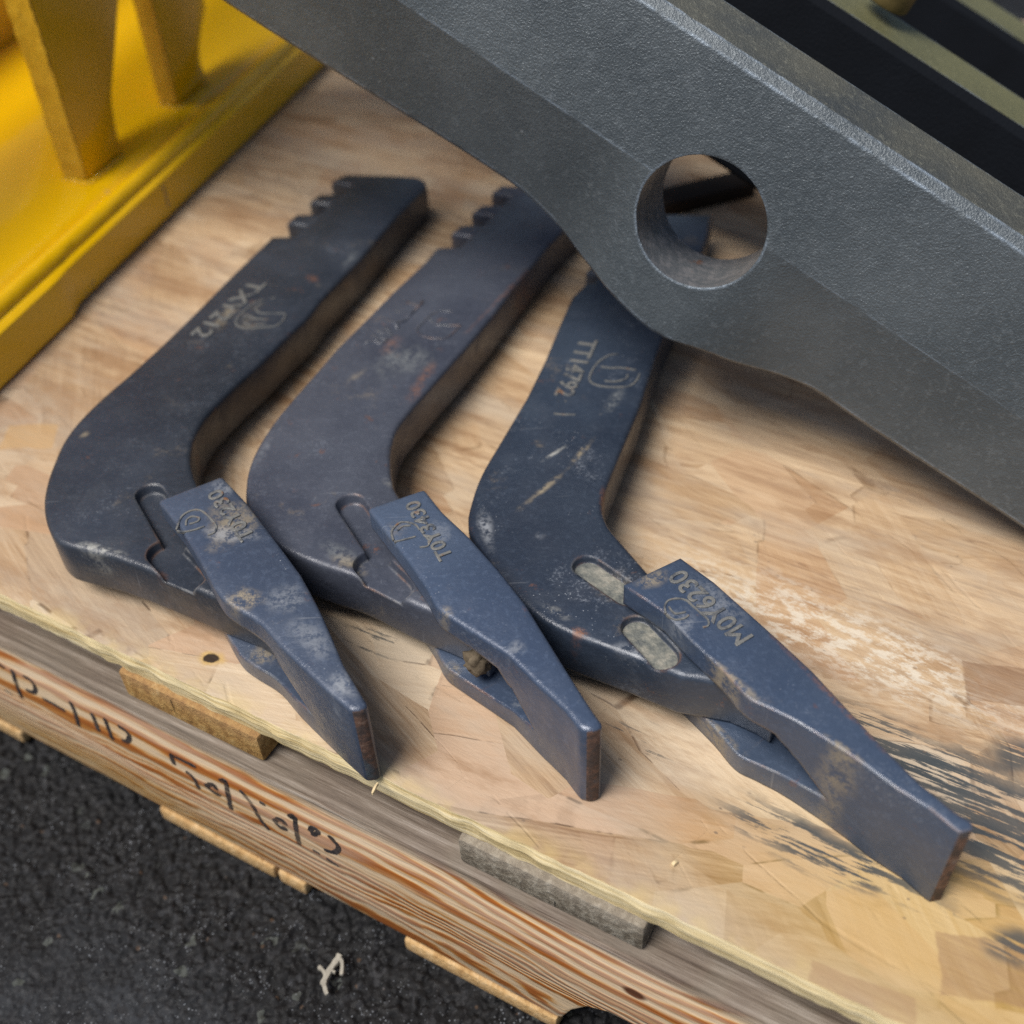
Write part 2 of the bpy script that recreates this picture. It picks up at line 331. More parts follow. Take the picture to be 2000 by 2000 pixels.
def panel_mat():
    g = G("strand_board_top")
    warp = g.noise(None, 14, 3, col=True)
    nv = g.t.nodes.new("ShaderNodeVectorMath"); nv.operation = 'MULTIPLY_ADD'; g.put(nv.inputs[0], warp); nv.inputs[1].default_value = (0.006, 0.006, 0); g.put(nv.inputs[2], g.co)
    P = nv.outputs[0]
    layers = []
    for k, (ang, sc) in enumerate([(0.40, (7, 24, 1)), (-0.30, (9, 30, 1)), (0.85, (9, 22, 1))]):
        rv = g.mapv(P, (k * 3.3, k * 1.7, 0), (0, 0, ang), (1, 1, 1))
        v = g.mapv(rv, scale=sc)
        cellc = g.vor(v, 1.0, 'F1', "Color", 1.0, '2D', 'CHEBYCHEV')
        dd = g.math('SUBTRACT', g.vor(v, 1.0, 'F2', "Distance", 1.0, '2D', 'CHEBYCHEV'), g.vor(v, 1.0, 'F1', "Distance", 1.0, '2D', 'CHEBYCHEV'))
        cx = g.sep(cellc)
        gr = g.noise(g.mapv(rv, scale=(6, 150, 1)), 1.0, 6, 0.72)
        gr2 = g.noise(g.mapv(rv, scale=(22, 700, 1)), 1.0, 3, 0.7)
        tone_f = g.add(g.mul(cx[0], 0.40), g.add(g.mul(gr, 0.48), g.mul(g.add(gr2, -0.5), 0.42)))
        col = g.ramp(tone_f, [(0.20, (0.24, 0.145, 0.085)), (0.36, (0.43, 0.305, 0.20)), (0.50, (0.54, 0.42, 0.305)), (0.72, (0.65, 0.54, 0.42))])
        red = g.mr(cx[1], 0.76, 0.80); col = g.mix(g.mul(g.mr(cx[2], 0.78, 0.82), 0.35), col, (0.52, 0.47, 0.40)); col = g.mix(g.mul(red, 0.42), col, (0.38, 0.19, 0.11))
        ln = g.mul(g.mr(dd, 0.05, 0.008), g.mul(g.mr(cx[2], 0.4, 0.6), g.mr(g.noise(None, 45, 3), 0.46, 0.58)))
        col = g.mix(g.mul(ln, 0.9), col, (0.11, 0.065, 0.04))
        layers.append((col, gr, dd, cx, ln))
    pick = g.vor(g.mapv(P, (1, 2, 0), (0, 0, 0.3), (11, 19, 1)), 1.0, 'F1', "Color", 1.0, '2D', 'CHEBYCHEV'); pk = g.sep(pick)
    col = layers[0][0]
    col = g.mix(g.mr(pk[0], 0.60, 0.61), col, layers[1][0])
    col = g.mix(g.mr(pk[1], 0.72, 0.73), col, layers[2][0])
    # towards the back the face reads as long, calm grain
    Y = g.sep(g.co)
    calm = g.mr(g.add(Y[1], g.mul(g.noise(None, 9, 3), 0.12)), 0.16, 0.30)
    longg = g.noise(g.mapv(P, rot=(0, 0, 0.38), scale=(7, 130, 1)), 1.0, 7, 0.72)
    rid = g.math('ABSOLUTE', g.add(g.noise(g.mapv(P, (5, 1, 0), (0, 0, 0.36), (3.0, 46, 1)), 1.0, 4, 0.6), -0.5)); rl = g.mr(rid, 0.012, 0.002)
    longc = g.ramp(longg, [(0.32, (0.19, 0.105, 0.055)), (0.43, (0.36, 0.23, 0.13)), (0.53, (0.50, 0.355, 0.22)), (0.68, (0.62, 0.48, 0.33))])
    fine = g.noise(g.mapv(P, rot=(0, 0, 0.38), scale=(14, 420, 1)), 1.0, 4, 0.75)
    longc = g.mix(g.mul(g.mr(fine, 0.54, 0.70), 0.55), longc, (0.25, 0.14, 0.075))
    longc = g.mix(g.mul(g.mul(rl, g.mr(g.noise(None, 25, 4), 0.40, 0.58)), 0.7), longc, (0.16, 0.085, 0.045))
    col = g.mix(g.mul(calm, 0.58), col, longc)
    big = g.noise(g.mapv(P, (8, 3, 0), (0, 0, 0.36), (1, 3.2, 1)), 9, 5, 0.65)
    col = g.mix(g.mul(g.mr(big, 0.50, 0.64), 0.55), col, (0.27, 0.155, 0.085))
    lb = ploc(80, 980); col = g.mix(g.mul(g.blob((lb.x, lb.y + 0.05), (0.16, 0.16), 0.0, 0.9, 0.15, 8), 0.40), col, (0.33, 0.195, 0.095))  # warmer brown at the left: board tone, partly shade put into the colour
    # silver weathering
    wz = g.mr(g.noise(g.mapv(None, (4, 2, 0), (0, 0, 0.35), (1, 2.6, 1)), 7, 5, 0.65), 0.42, 0.68)
    col = g.mix(g.mul(wz, 0.5), col, (0.42, 0.37, 0.32))
    # dark cracks and splinters
    ck = g.noise(g.mapv(P, rot=(0, 0, 0.36), scale=(14, 190, 1)), 1.0, 4, 0.7)
    cm = g.mul(g.mr(ck, 0.70, 0.76), g.mr(g.noise(None, 16, 3), 0.46, 0.6))
    col = g.mix(g.mul(cm, 0.85), col, (0.085, 0.05, 0.03))
    # chalky white abraded belt
    c = ploc(1640, 1250); wb = g.blob(c, (0.20, 0.042), -0.08, 0.9, 0.25)
    ws = g.mr(g.noise(g.mapv(P, rot=(0, 0, 0.3), scale=(90, 190, 1)), 1.0, 5, 0.7), 0.44, 0.60)
    col = g.mix(g.mul(g.mul(wb, ws), 0.75), col, (0.66, 0.62, 0.56))
    bs = g.mr(g.noise(g.mapv(P, rot=(0, 0, 0.3), scale=(120, 230, 1)), 1.0, 4, 0.7), 0.63, 0.70)
    col = g.mix(g.mul(g.mul(wb, bs), 0.7), col, (0.16, 0.13, 0.11))
    # yellow overspray, front right
    c = ploc(1900, 1870); yb = g.blob(c, (0.20, 0.085), 0.0, 0.8, 0.12, 10)
    col = g.mix(g.mul(yb, 0.5), col, (0.50, 0.335, 0.075))
    yf = g.mul(g.mr(Y[1], 0.014, 0.0), g.mr(g.noise(None, 30, 3), 0.40, 0.6)); col = g.mix(g.mul(yf, 0.4), col, (0.60, 0.47, 0.20))
    # brown bare strands, right corner: straight-sided flakes
    for pc, rad, a_, cc, k_ in [((1950, 1890), (0.024, 0.016), 0.35, (0.27, 0.16, 0.095), 0.6), ((1700, 1935), (0.026, 0.007), 0.12, (0.33, 0.21, 0.125), 0.6), ((1130, 1460), (0.020, 0.007), -0.5, (0.34, 0.22, 0.15), 0.6), ((330, 1150), (0.022, 0.008), 0.2, (0.33, 0.20, 0.12), 0.6), ((1985, 1335), (0.026, 0.014), 0.3, (0.22, 0.13, 0.08), 0.7), ((70, 850), (0.020, 0.014), 0.5, (0.48, 0.31, 0.15), 0.7)]:
        c = ploc(*pc); v = g.sep(g.mapv(P, (c[0], c[1], 0), (0, 0, a_), (rad[0], rad[1], 1e3), 'TEXTURE'))
        d = g.math('MAXIMUM', g.math('ABSOLUTE', v[0]), g.math('ABSOLUTE', v[1])); mk = g.mul(g.mr(g.add(d, g.mul(g.add(g.noise(None, 70, 3), -0.5), 0.35)), 1.0, 0.93), g.mr(fine, 0.35, 0.6, 0.65, 1.0))
        col = g.mix(g.mul(mk, k_), col, cc)
    # dry brushed black paint: streaks along the grain, in a few swathes
    st = g.noise(g.mapv(P, (0.3, 0, 0), (0, 0, 0.02), (11, 170, 1)), 1.0, 5, 0.7)
    brk = g.noise(g.mapv(P, (0.3, 0, 0), (0, 0, 0.02), (60, 160, 1)), 1.0, 4, 0.75)
    fl = g.noise(g.mapv(P, (0.3, 0, 0), (0, 0, 0.02), (30, 500, 1)), 1.0, 3, 0.6)
    for (pc, rad, a, lo) in [((1560, 1640), (0.060, 0.020), -0.10, 0.50), ((1700, 1700), (0.055, 0.016), -0.05, 0.49), ((1730, 1450), (0.10, 0.022), -0.10, 0.48),
                             ((1900, 1560), (0.075, 0.040), -0.10, 0.46), ((1975, 1690), (0.05, 0.030), -0.1, 0.46), ((1985, 1850), (0.018, 0.014), 0.6, 0.45),
                             ((720, 1250), (0.040, 0.016), 0.2, 0.54), ((1250, 1450), (0.030, 0.018), 0.3, 0.56), ((1985, 1480), (0.022, 0.018), 0.4, 0.40)]:
        c = ploc(*pc); mk = g.blob(c, rad, a, 0.7, 0.18, 45)
        mk = g.mul(mk, g.mr(g.add(g.mul(st, 0.62), g.add(g.mul(fl, 0.20), g.mul(brk, 0.18))), lo, lo + 0.035))
        col = g.mix(g.mul(mk, 0.86), col, (0.045, 0.058, 0.072))
    # scuffed grey and black flecks
    fk = g.mul(g.mr(g.vor(g.mapv(P, scale=(1, 1.6, 1)), 95), 0.14, 0.08), g.mr(g.noise(None, 22, 3), 0.58, 0.66))
    col = g.mix(g.mul(fk, 0.7), col, (0.13, 0.10, 0.085))
    # knot hole with torn fibres
    c = ploc(413, 1286); col = g.mix(g.blob(c, (0.012, 0.007), 0.2, 0.6, 0.25, 120), col, (0.52, 0.36, 0.16)); col = g.mix(g.blob(c, (0.0062, 0.0042), 0.2, 0.35, 0.25, 160), col, (0.035, 0.022, 0.014))
    col = g.mix(1.0, col, (0.95, 0.93, 0.86), 'MULTIPLY')
    h = g.add(g.mul(layers[0][1], 0.6), g.add(g.mul(layers[0][4], -0.5), g.add(g.mul(longg, 0.5), g.mul(fine, 0.5))))
    h = g.math('SUBTRACT', h, g.mul(cm, 0.8))
    return g.done(col, g.mr(longg, 0.3, 0.7, 0.55, 0.75), 0.0, g.bump(h, 0.0006), 0.3)
M_PAN = panel_mat()
def panel_edge():
    g = G("strand_board_edge")
    n = g.noise(g.mapv(None, scale=(12, 160, 300)), 1.0, 5, 0.7)
    c = g.ramp(n, [(0.27, (0.22, 0.14, 0.06)), (0.40, (0.58, 0.45, 0.22)), (0.54, (0.74, 0.62, 0.37)), (0.75, (0.82, 0.73, 0.52))])
    return g.done(c, 0.75, 0.0, g.bump(n, 0.0010), 0.2)
M_PED = panel_edge()
def stringer_mat():
    g = G("pine_stringer"); X = g.sep(g.co)
    wob = g.noise(g.mapv(None, scale=(3.5, 1, 15)), 1.0, 5, 0.6)
    # flat-sawn figure: lines run along the board, crowding into arches near x = 0.40
    dx = g.math('DIVIDE', g.add(X[0], -0.43), 0.10); arch = g.math('POWER', 2.718, g.mul(g.mul(dx, dx), -1.0))
    dz = g.add(X[2], 0.130)
    v = g.add(X[2], g.add(g.mul(X[0], 0.015), g.mul(g.add(wob, -0.5), 0.062)))
    v = g.add(v, g.mul(arch, g.mul(g.math('ABSOLUTE', g.add(dz, 0.004)), 0.75)))
    v = g.add(v, g.mul(g.mr(X[0], 0.12, 0.40, 0.0, 1.0), -0.018))
    fz = g.mr(X[2], -0.080, -0.135, 34.0, 95.0, False)
    ph = g.mul(v, 130.0)
    s1 = g.math('SINE', g.mul(ph, 6.283)); s1 = g.add(g.mul(s1, 0.5), 0.5)
    s2 = g.math('SINE', g.mul(v, 6.283 * 47.0)); s2 = g.add(g.mul(s2, 0.5), 0.5)
    low = g.mr(X[2], -0.095, -0.125)
    s = g.add(g.mul(s1, low), g.mul(s2, g.math('SUBTRACT', 1.0, low)))
    s = g.add(s, g.mul(g.add(g.noise(g.mapv(None, scale=(9, 1, 150)), 1.0, 5, 0.7), -0.5), 1.0))
    c = g.ramp(s, [(0.10, (0.70, 0.53, 0.34)), (0.40, (0.64, 0.41, 0.20)), (0.58, (0.52, 0.23, 0.055)), (0.92, (0.37, 0.115, 0.022))])
    pale = g.mr(g.noise(g.mapv(None, (2, 0, 5), scale=(6, 1, 34)), 1.0, 3), 0.44, 0.60); c = g.mix(g.mul(pale, 0.4), c, (0.68, 0.56, 0.43))
    yl = g.mul(g.mr(X[2], -0.125, -0.165), g.mr(X[0], 0.25, 0.05)); c = g.mix(g.mul(yl, 0.35), c, (0.52, 0.36, 0.10))
    # silvered top corner
    top = g.mr(g.add(X[2], g.mul(g.add(g.noise(g.mapv(None, scale=(14, 40, 60)), 1.0, 4), -0.5), 0.016)), -0.060, -0.047)
    gl = g.noise(g.mapv(None, scale=(10, 210, 210)), 1.0, 5, 0.7)
    grey = g.ramp(gl, [(0.3, (0.07, 0.055, 0.045)), (0.5, (0.20, 0.165, 0.135)), (0.7, (0.40, 0.36, 0.32))])
    c = g.mix(g.mul(top, 0.9), c, grey)
    tf = g.mr(X[2], -0.047, -0.0445); c = g.mix(g.mul(tf, 0.6), c, g.ramp(gl, [(0.3, (0.035, 0.028, 0.022)), (0.55, (0.12, 0.10, 0.08)), (0.75, (0.26, 0.23, 0.20))]))
    # knots
    for kx, kz, r in [(0.452, -0.085, 0.009), (0.61, -0.07, 0.008), (-0.10, -0.10, 0.007)]:
        d = g.vlen(g.mapv(None, (kx, 0, kz), (0, 0, 0), (r, 1e3, r * 0.7), 'TEXTURE')); c = g.mix(g.mr(d, 1.0, 0.5), c, (0.12, 0.045, 0.02))
    h = g.add(g.mul(s, 0.5), g.add(g.mul(gl, g.mul(top, 1.6)), g.mul(g.noise(g.mapv(None, scale=(20, 300, 300)), 1.0, 4), 0.6)))
    return g.done(c, 0.62, 0.0, g.bump(h, 0.0009), 0.3)
M_STR = stringer_mat()
def endgrain(name, cols, seed):
    g = G(name); o = g.mapv(None, (seed, 0, seed))
    n = g.noise(g.mapv(o, scale=(1, 1, 1)), 190, 6, 0.75); r = g.noise(g.mapv(o, rot=(0, 0.5, 0), scale=(160, 1, 22)), 1.0, 4)
    c = g.ramp(g.add(g.mul(n, 0.7), g.mul(r, 0.3)), [(0.32, cols[0]), (0.46, cols[1]), (0.56, cols[2]), (0.68, cols[3])])
    ck = g.mr(g.noise(g.mapv(o, rot=(0, 0.15, 0), scale=(130, 1, 14)), 1.0, 3), 0.66, 0.72)
    top = g.mr(g.sep(g.co)[2], -0.034, -0.018)
    c = g.mix(g.mul(g.mul(ck, top), 0.9), c, (0.035, 0.025, 0.02))
    c = g.mix(g.mul(top, 0.45), c, cols[4])
    return g.done(c, 0.8, 0.0, g.bump(g.add(n, g.mul(ck, -1.5)), 0.0022), 0.2)
M_END_Y = endgrain("fresh_end_grain", [(0.17, 0.085, 0.03), (0.36, 0.20, 0.065), (0.50, 0.31, 0.11), (0.62, 0.45, 0.22), (0.27, 0.17, 0.10)], 1.0)
M_END_G = endgrain("grey_end_grain", [(0.07, 0.058, 0.045), (0.17, 0.145, 0.11), (0.31, 0.28, 0.225), (0.47, 0.44, 0.38), (0.33, 0.29, 0.24)], 3.0)
def board_mat():
    g = G("rough_pale_board"); n = g.noise(g.mapv(None, scale=(150, 8, 150)), 1.0, 5, 0.65)
    f = g.noise(None, 260, 4, 0.7)
    c = g.ramp(g.add(g.mul(n, 0.6), g.mul(f, 0.4)), [(0.3, (0.24, 0.13, 0.05)), (0.48, (0.45, 0.29, 0.13)), (0.62, (0.56, 0.40, 0.22)), (0.75, (0.62, 0.49, 0.32))])
    return g.done(c, 0.75, 0.0, g.bump(f, 0.0015), 0.2)
M_BRD = board_mat()
def ink():
    g = G("faded_black_marker"); fa = g.noise(g.mapv(None, scale=(30, 1, 260)), 1.0, 4, 0.7); g.put(g.p.inputs["Alpha"], g.mr(g.add(g.mul(fa, 0.6), g.mul(g.noise(None, 55, 3), 0.4)), 0.46, 0.62, 1.0, 0.45)); n = g.noise(None, 130, 4, 0.7)
    return g.done(g.mix(g.mr(n, 0.45, 0.68), (0.022, 0.019, 0.021), (0.07, 0.055, 0.05)), 0.7)
M_INK = ink()
def asphalt_mat():
    g = G("asphalt"); 
    c = g.mix(g.noise(None, 60, 4), (0.0025, 0.0027, 0.0036), (0.008, 0.0085, 0.010))
    worn = g.mr(g.sep(g.mapv(None, rot=(0, 0, -PANG)))[1], 0.20, 0.12)
    wn_ = g.mul(worn, g.mr(g.noise(None, 18, 4), 0.35, 0.65))
    c = g.mix(g.mul(wn_, 0.85), c, (0.030, 0.034, 0.041))
    stn = g.sep(g.vor(None, 240, 'F1', 'Color'))[0]; c = g.mix(g.mr(stn, 0.74, 0.98), c, (0.017, 0.018, 0.021)); c = g.mix(g.mr(g.sep(g.vor(None, 150, 'F1', 'Color'))[1], 0.985, 0.99), c, (0.05, 0.056, 0.052))
    sp = g.mr(g.vor(None, 330), 0.24, 0.12); c = g.mix(g.mul(sp, g.mr(g.noise(None, 40, 3), 0.42, 0.66, 0.0, 0.75)), c, (0.22, 0.24, 0.27))
    br = g.mul(g.mr(g.vor(g.mapv(None, (3, 3, 3)), 55), 0.10, 0.06), 0.5); c = g.mix(br, c, (0.10, 0.06, 0.035))
    return g.done(c, g.mr(g.noise(None, 200, 3), 0.3, 0.7, 0.5, 0.85), 0.0, g.bump(g.noise(None, 900, 3), 0.0006), 0.28)
M_ASP = asphalt_mat()
def simple(name, a, b, sc, rough=0.7):
    g = G(name); n = g.noise(None, sc, 4, 0.65); return g.done(g.mix(n, a, b), rough, 0.0, g.bump(n, 0.001), 0.3)
M_SCRAP = simple("dirty_white_fibre", (0.12, 0.11, 0.09), (0.46, 0.44, 0.38), 200)
M_DKBLOCK = simple("dark_brown_block", (0.012, 0.007, 0.004), (0.03, 0.018, 0.010), 60)
M_CHIP = simple("fresh_wood_splinter", (0.55, 0.42, 0.22), (0.75, 0.62, 0.40), 200)
M_MUD = simple("dried_mud", (0.05, 0.038, 0.025), (0.20, 0.16, 0.11), 220, 0.9)
M_BOLT = simple("yellowed_bolt", (0.06, 0.047, 0.018), (0.14, 0.105, 0.036), 80, 0.5)

# ------------------------------------------------------------------ ground: asphalt, one sheet to the horizon with real grains near the pallet
GZ = -0.192
def ground():
    x0, x1, y0, y1, st = -0.50, 0.16, 0.19, 0.60, 0.0013
    xs = np.arange(x0, x1, st); ys = np.arange(y0, y1, st); nx, ny = len(xs), len(ys)
    h = np.full((ny, nx), -0.003)
    pa = np.array(PA)[:2]; pyv = np.array(PY)[:2]
    for k in range(46000):
        cx = nr.uniform(x0, x1); cy = nr.uniform(y0, y1); w = (np.array((cx, cy)) - pa) @ pyv
        coarse = 1.0 if w > -0.07 else max(0.3, 1.0 + (w + 0.07) * 12)
        r = (0.0014 + 0.0028 * nr.rand() ** 2) * (0.38 + 0.50 * coarse)
        z = -0.0030 + nr.rand() * 0.0022 * coarse
        i0 = int((cx - r - x0) / st); i1 = int((cx + r - x0) / st) + 2; j0 = int((cy - r - y0) / st); j1 = int((cy + r - y0) / st) + 2
        i0 = max(i0, 0); j0 = max(j0, 0); i1 = min(i1, nx); j1 = min(j1, ny)
        if i1 <= i0 or j1 <= j0: continue
        a = xs[i0:i1][None, :] - cx; b = ys[j0:j1][:, None] - cy
        th = nr.rand() * 3.14; e = 0.7 + 0.3 * nr.rand(); u = a * math.cos(th) + b * math.sin(th); v = (-a * math.sin(th) + b * math.cos(th)) / e
        d = r * r - u * u - v * v
        hh = np.where(d > 0, z + 0.75 * np.sqrt(np.maximum(d, 0)) + (u * nr.uniform(-.25, .25) + v * nr.uniform(-.25, .25)), -1)
        h[j0:j1, i0:i1] = np.maximum(h[j0:j1, i0:i1], hh)
    out = np.array([60, 20, 6, 2, 0.8, 0.3, 0.1, 0.03])
    X = np.concatenate([x0 - out, xs, x1 + out[::-1]]); Y = np.concatenate([y0 - out, ys, y1 + out[::-1]])
    Hh = np.zeros((len(Y), len(X))); k = len(out); Hh[k:k + ny, k:k + nx] = h
    XX, YY = np.meshgrid(X, Y); V = np.stack([XX, YY, Hh + GZ], -1).reshape(-1, 3)
    a = np.arange(len(Y) * len(X)).reshape(len(Y), len(X)); q = np.stack([a[:-1, :-1], a[:-1, 1:], a[1:, 1:], a[1:, :-1]], -1).reshape(-1, 4)
    me = bpy.data.meshes.new("asphalt"); me.vertices.add(len(V)); me.vertices.foreach_set("co", V.ravel().astype(np.float32))
    me.loops.add(q.size); me.loops.foreach_set("vertex_index", q.ravel().astype(np.int32)); me.polygons.add(len(q))
    me.polygons.foreach_set("loop_start", (np.arange(len(q)) * 4).astype(np.int32)); me.polygons.foreach_set("loop_total", np.full(len(q), 4, np.int32))
    me.update(calc_edges=True); me.validate()
    o = link("asphalt", me, M_ASP); o["kind"] = "structure"
    for p in me.polygons: p.use_smooth = True
ground()

# ------------------------------------------------------------------ pallet
pal = empty("pallet", PA + ZUP * GZ, "wooden pallet with handwritten black marks along its orange grained front beam, standing on asphalt", "pallet", rotz=PANG)
def plift(v): return Vector((v[0], v[1], v[2] - GZ))          # panel frame -> pallet frame
def pal_part(name, bm, mat, bev=0.0012):
    for v in bm.verts: v.co = plift(v.co)
    o = link(name, to_me(name, bm), mat, pal)
    return smooth(bevel(o, bev, 2)) if bev else o
# pallet materials use object coords measured in the panel frame: shift with a mesh offset instead
def pal_obj(name, bm, mat, bev=0.0012):
    o = link(name, to_me(name, bm), mat, pal, Vector((0, 0, -GZ)))
    return smooth(bevel(o, bev, 2)) if bev else o
ST, SB = -0.0440, -0.1760
def stringer(y0, y1):
    prof = [(-1.10, SB), (0.406, SB), (0.414, SB + 0.022), (0.424, SB + 0.038), (0.438, SB + 0.046), (0.66, SB + 0.046), (0.68, SB + 0.038), (0.69, SB + 0.018), (0.694, SB), (1.10, SB), (1.10, ST), (-1.10, ST)]
    return prism([Vector((x, y1, z)) for x, z in prof], [Vector((x, y0, z)) for x, z in prof])
st_front = pal_obj("stringer", stringer(-0.010, 0.028), M_STR, 0.004)
pal_obj("stringer", stringer(0.50, 0.538), M_STR, 0.004); pal_obj("stringer", stringer(1.02, 1.058), M_STR, 0.004)
def rough_end(bm, amp=0.0012):
    return bm
for k, (xa, xb, mt) in enumerate([(-0.398, -0.289, M_END_G), (-0.151, -0.042, M_END_Y), (0.096, 0.205, M_END_Y), (0.342, 0.453, M_END_G), (0.590, 0.70, M_END_Y), (0.84, 0.95, M_END_G)]):
    pal_obj("deck_board", box_bm(xa, xb, -0.004 - 0.001 * (k % 2), 1.06, ST + 0.0005, -0.0184), mt, 0.0025)
for xa, xb in [(-0.40, -0.29), (-0.19, -0.053), (0.084, 0.1865), (0.1895, 0.213), (0.292, 0.404), (0.70, 0.80)]:
    pal_obj("bottom_board", box_bm(xa, xb, -0.0115, 1.06, GZ + 0.0015, SB - 0.0005), M_BRD, 0.0025)
# handwritten marker on the front face
SP = PA + PY * -0.0101; SN = -PY
def cr(ox, oy, sc, pts): return [(ox + x / sc, oy + y / sc) for x, y in pts]
marks = [cr(0, 1290, 5.855, p) for p in [[(-60, 20), (0, 50), (50, 90)], [(140, 110), (180, 250), (250, 430)], [(265, 180), (340, 220), (400, 300), (390, 365), (300, 340)], [(485, 435), (620, 505), (750, 580)],
         [(800, 470), (860, 600), (900, 750)], [(1045, 600), (1090, 700), (1130, 810)], [(1195, 660), (1240, 780), (1290, 910)], [(1345, 745), (1440, 810), (1480, 870), (1450, 930), (1390, 905)], [(60, 340), (140, 390)]]]
marks += [cr(310, 1450, 4.954, p) for p in [[(120, 110), (130, 160), (150, 215)], [(110, 115), (230, 175), (360, 240)], [(260, 280), (340, 350), (390, 450)], [(590, 375), (640, 370), (660, 450), (690, 600), (700, 650)],
          [(590, 500), (560, 500), (480, 440), (470, 415), (530, 410), (560, 460)], [(785, 460), (900, 600), (980, 740), (1070, 850)], [(975, 575), (1000, 590), (1030, 605)], [(1260, 725), (1310, 720), (1330, 850), (1360, 990)],
          [(1235, 830), (1190, 830), (1125, 770), (1150, 745), (1200, 755), (1225, 800)], [(1460, 860), (1490, 825), (1545, 865), (1500, 890), (1470, 880)], [(1640, 900), (1700, 960), (1740, 1020), (1700, 1065), (1600, 1040)], [(1490, 1040), (1560, 1080)], [(1620, 1120), (1740, 1200)]]]
for mk in marks:
    bm = bmesh.new(); P3 = [on(x, y, SP, SN) for x, y in mk]
    P3 = [Vector(((p - PA).dot(PX), (p - PA).dot(PY), p.z)) for p in P3]
    ribbon(bm, P3, 0.0056, Vector((0, -1, 0)), 0.00015)
    link("marker_stroke", to_me("marker_stroke", bm), M_INK, st_front)

# ------------------------------------------------------------------ strand board panel on the pallet
def panel():
    bm = bmesh.new(); xs = np.arange(-0.75, 1.05, 0.004); L = []
    for x in xs:
        j = 0.0008 * mnoise.noise(Vector((x * 90, 0, 0))) + 0.0016 * mnoise.noise(Vector((x * 17, 3, 0))); L.append(j)
    T = [bm.verts.new((x, j, 0)) for x, j in zip(xs, L)]
    Mv = [bm.verts.new((x, j * 0.5 - 0.0012 + 0.0016 * mnoise.noise(Vector((x * 70, 7, 0))), -0.007)) for x, j in zip(xs, L)]
    B = [bm.verts.new((x, j * 0.6 + 0.0012 * mnoise.noise(Vector((x * 110, 9, 0))), -0.018)) for x, j in zip(xs, L)]
    tb = [bm.verts.new((1.046, 1.15, 0)), bm.verts.new((-0.75, 1.15, 0))]; bb = [bm.verts.new((1.046, 1.15, -0.018)), bm.verts.new((-0.75, 1.15, -0.018))]
    f = bm.faces.new(T + tb); f.material_index = 0
    for a, b in ((T, Mv), (Mv, B)):
        for i in range(len(xs) - 1):
            q = bm.faces.new((a[i], b[i], b[i + 1], a[i + 1])); q.material_index = 1
    bm.faces.new(list(reversed(B + bb))).material_index = 1
    bm.faces.new((tb[0], tb[1], bb[1], bb[0])).material_index = 1
    bm.faces.new((T[0], tb[1], bb[1], B[0], Mv[0])).material_index = 1
    bm.faces.new((T[-1], Mv[-1], B[-1], bb[0], tb[0])).material_index = 1
    bmesh.ops.recalc_face_normals(bm, faces=bm.faces)
    o = link("strand_board", to_me("strand_board", bm), [M_PAN, M_PED], None, PA); o.rotation_euler = (0, 0, PANG)
    tag(o, "weathered tan strand board sheet with black paint streaks, lying flat on the pallet", "wood panel")
panel()

# ------------------------------------------------------------------ ripper shanks with teeth
def text_part(name, body, p0, p1, size, P, n, root, mat, h=0.0006, spacing=1.0):
    a = on(*p0, P, n); b = on(*p1, P, n); X = (b - a).normalized(); Y = n.cross(X).normalized()
    c = bpy.data.curves.new("txt", 'FONT'); c.body = body; c.size = size; c.extrude = h; c.bevel_depth = 0.00025; c.space_character = spacing; c.resolution_u = 3
    o = bpy.data.objects.new("txt", c); COL.objects.link(o); bpy.context.view_layer.update()
    dg = bpy.context.evaluated_depsgraph_get(); me = bpy.data.meshes.new_from_object(o.evaluated_get(dg))
    w = max(v.co.x for v in me.vertices); sx = (b - a).length / w
    bpy.data.objects.remove(o); bpy.data.curves.remove(c)
    for v in me.vertices: v.co = (a + X * (v.co.x * sx) + Y * v.co.y + n * v.co.z) - root.location
    me.materials.clear(); q = link(name, me, mat, root); return q
def capsule(a, b, r, n, depth, up=0.01):
    """closed slot cutter between two surface points"""
    t = (b - a).normalized(); s = n.cross(t); ring = []
    for k in range(13):
        th = math.pi * k / 12 + math.pi / 2; ring.append(a + t * (math.cos(th) * r) + s * (math.sin(th) * r))
    for k in range(13):
        th = math.pi * k / 12 - math.pi / 2; ring.append(b + t * (math.cos(th) * r) + s * (math.sin(th) * r))
    c = (a + b) / 2
    low = [c + (p - c) * 0.80 - n * depth for p in ring]; return to_me("cut", prism(low, [p + n * up for p in ring]))

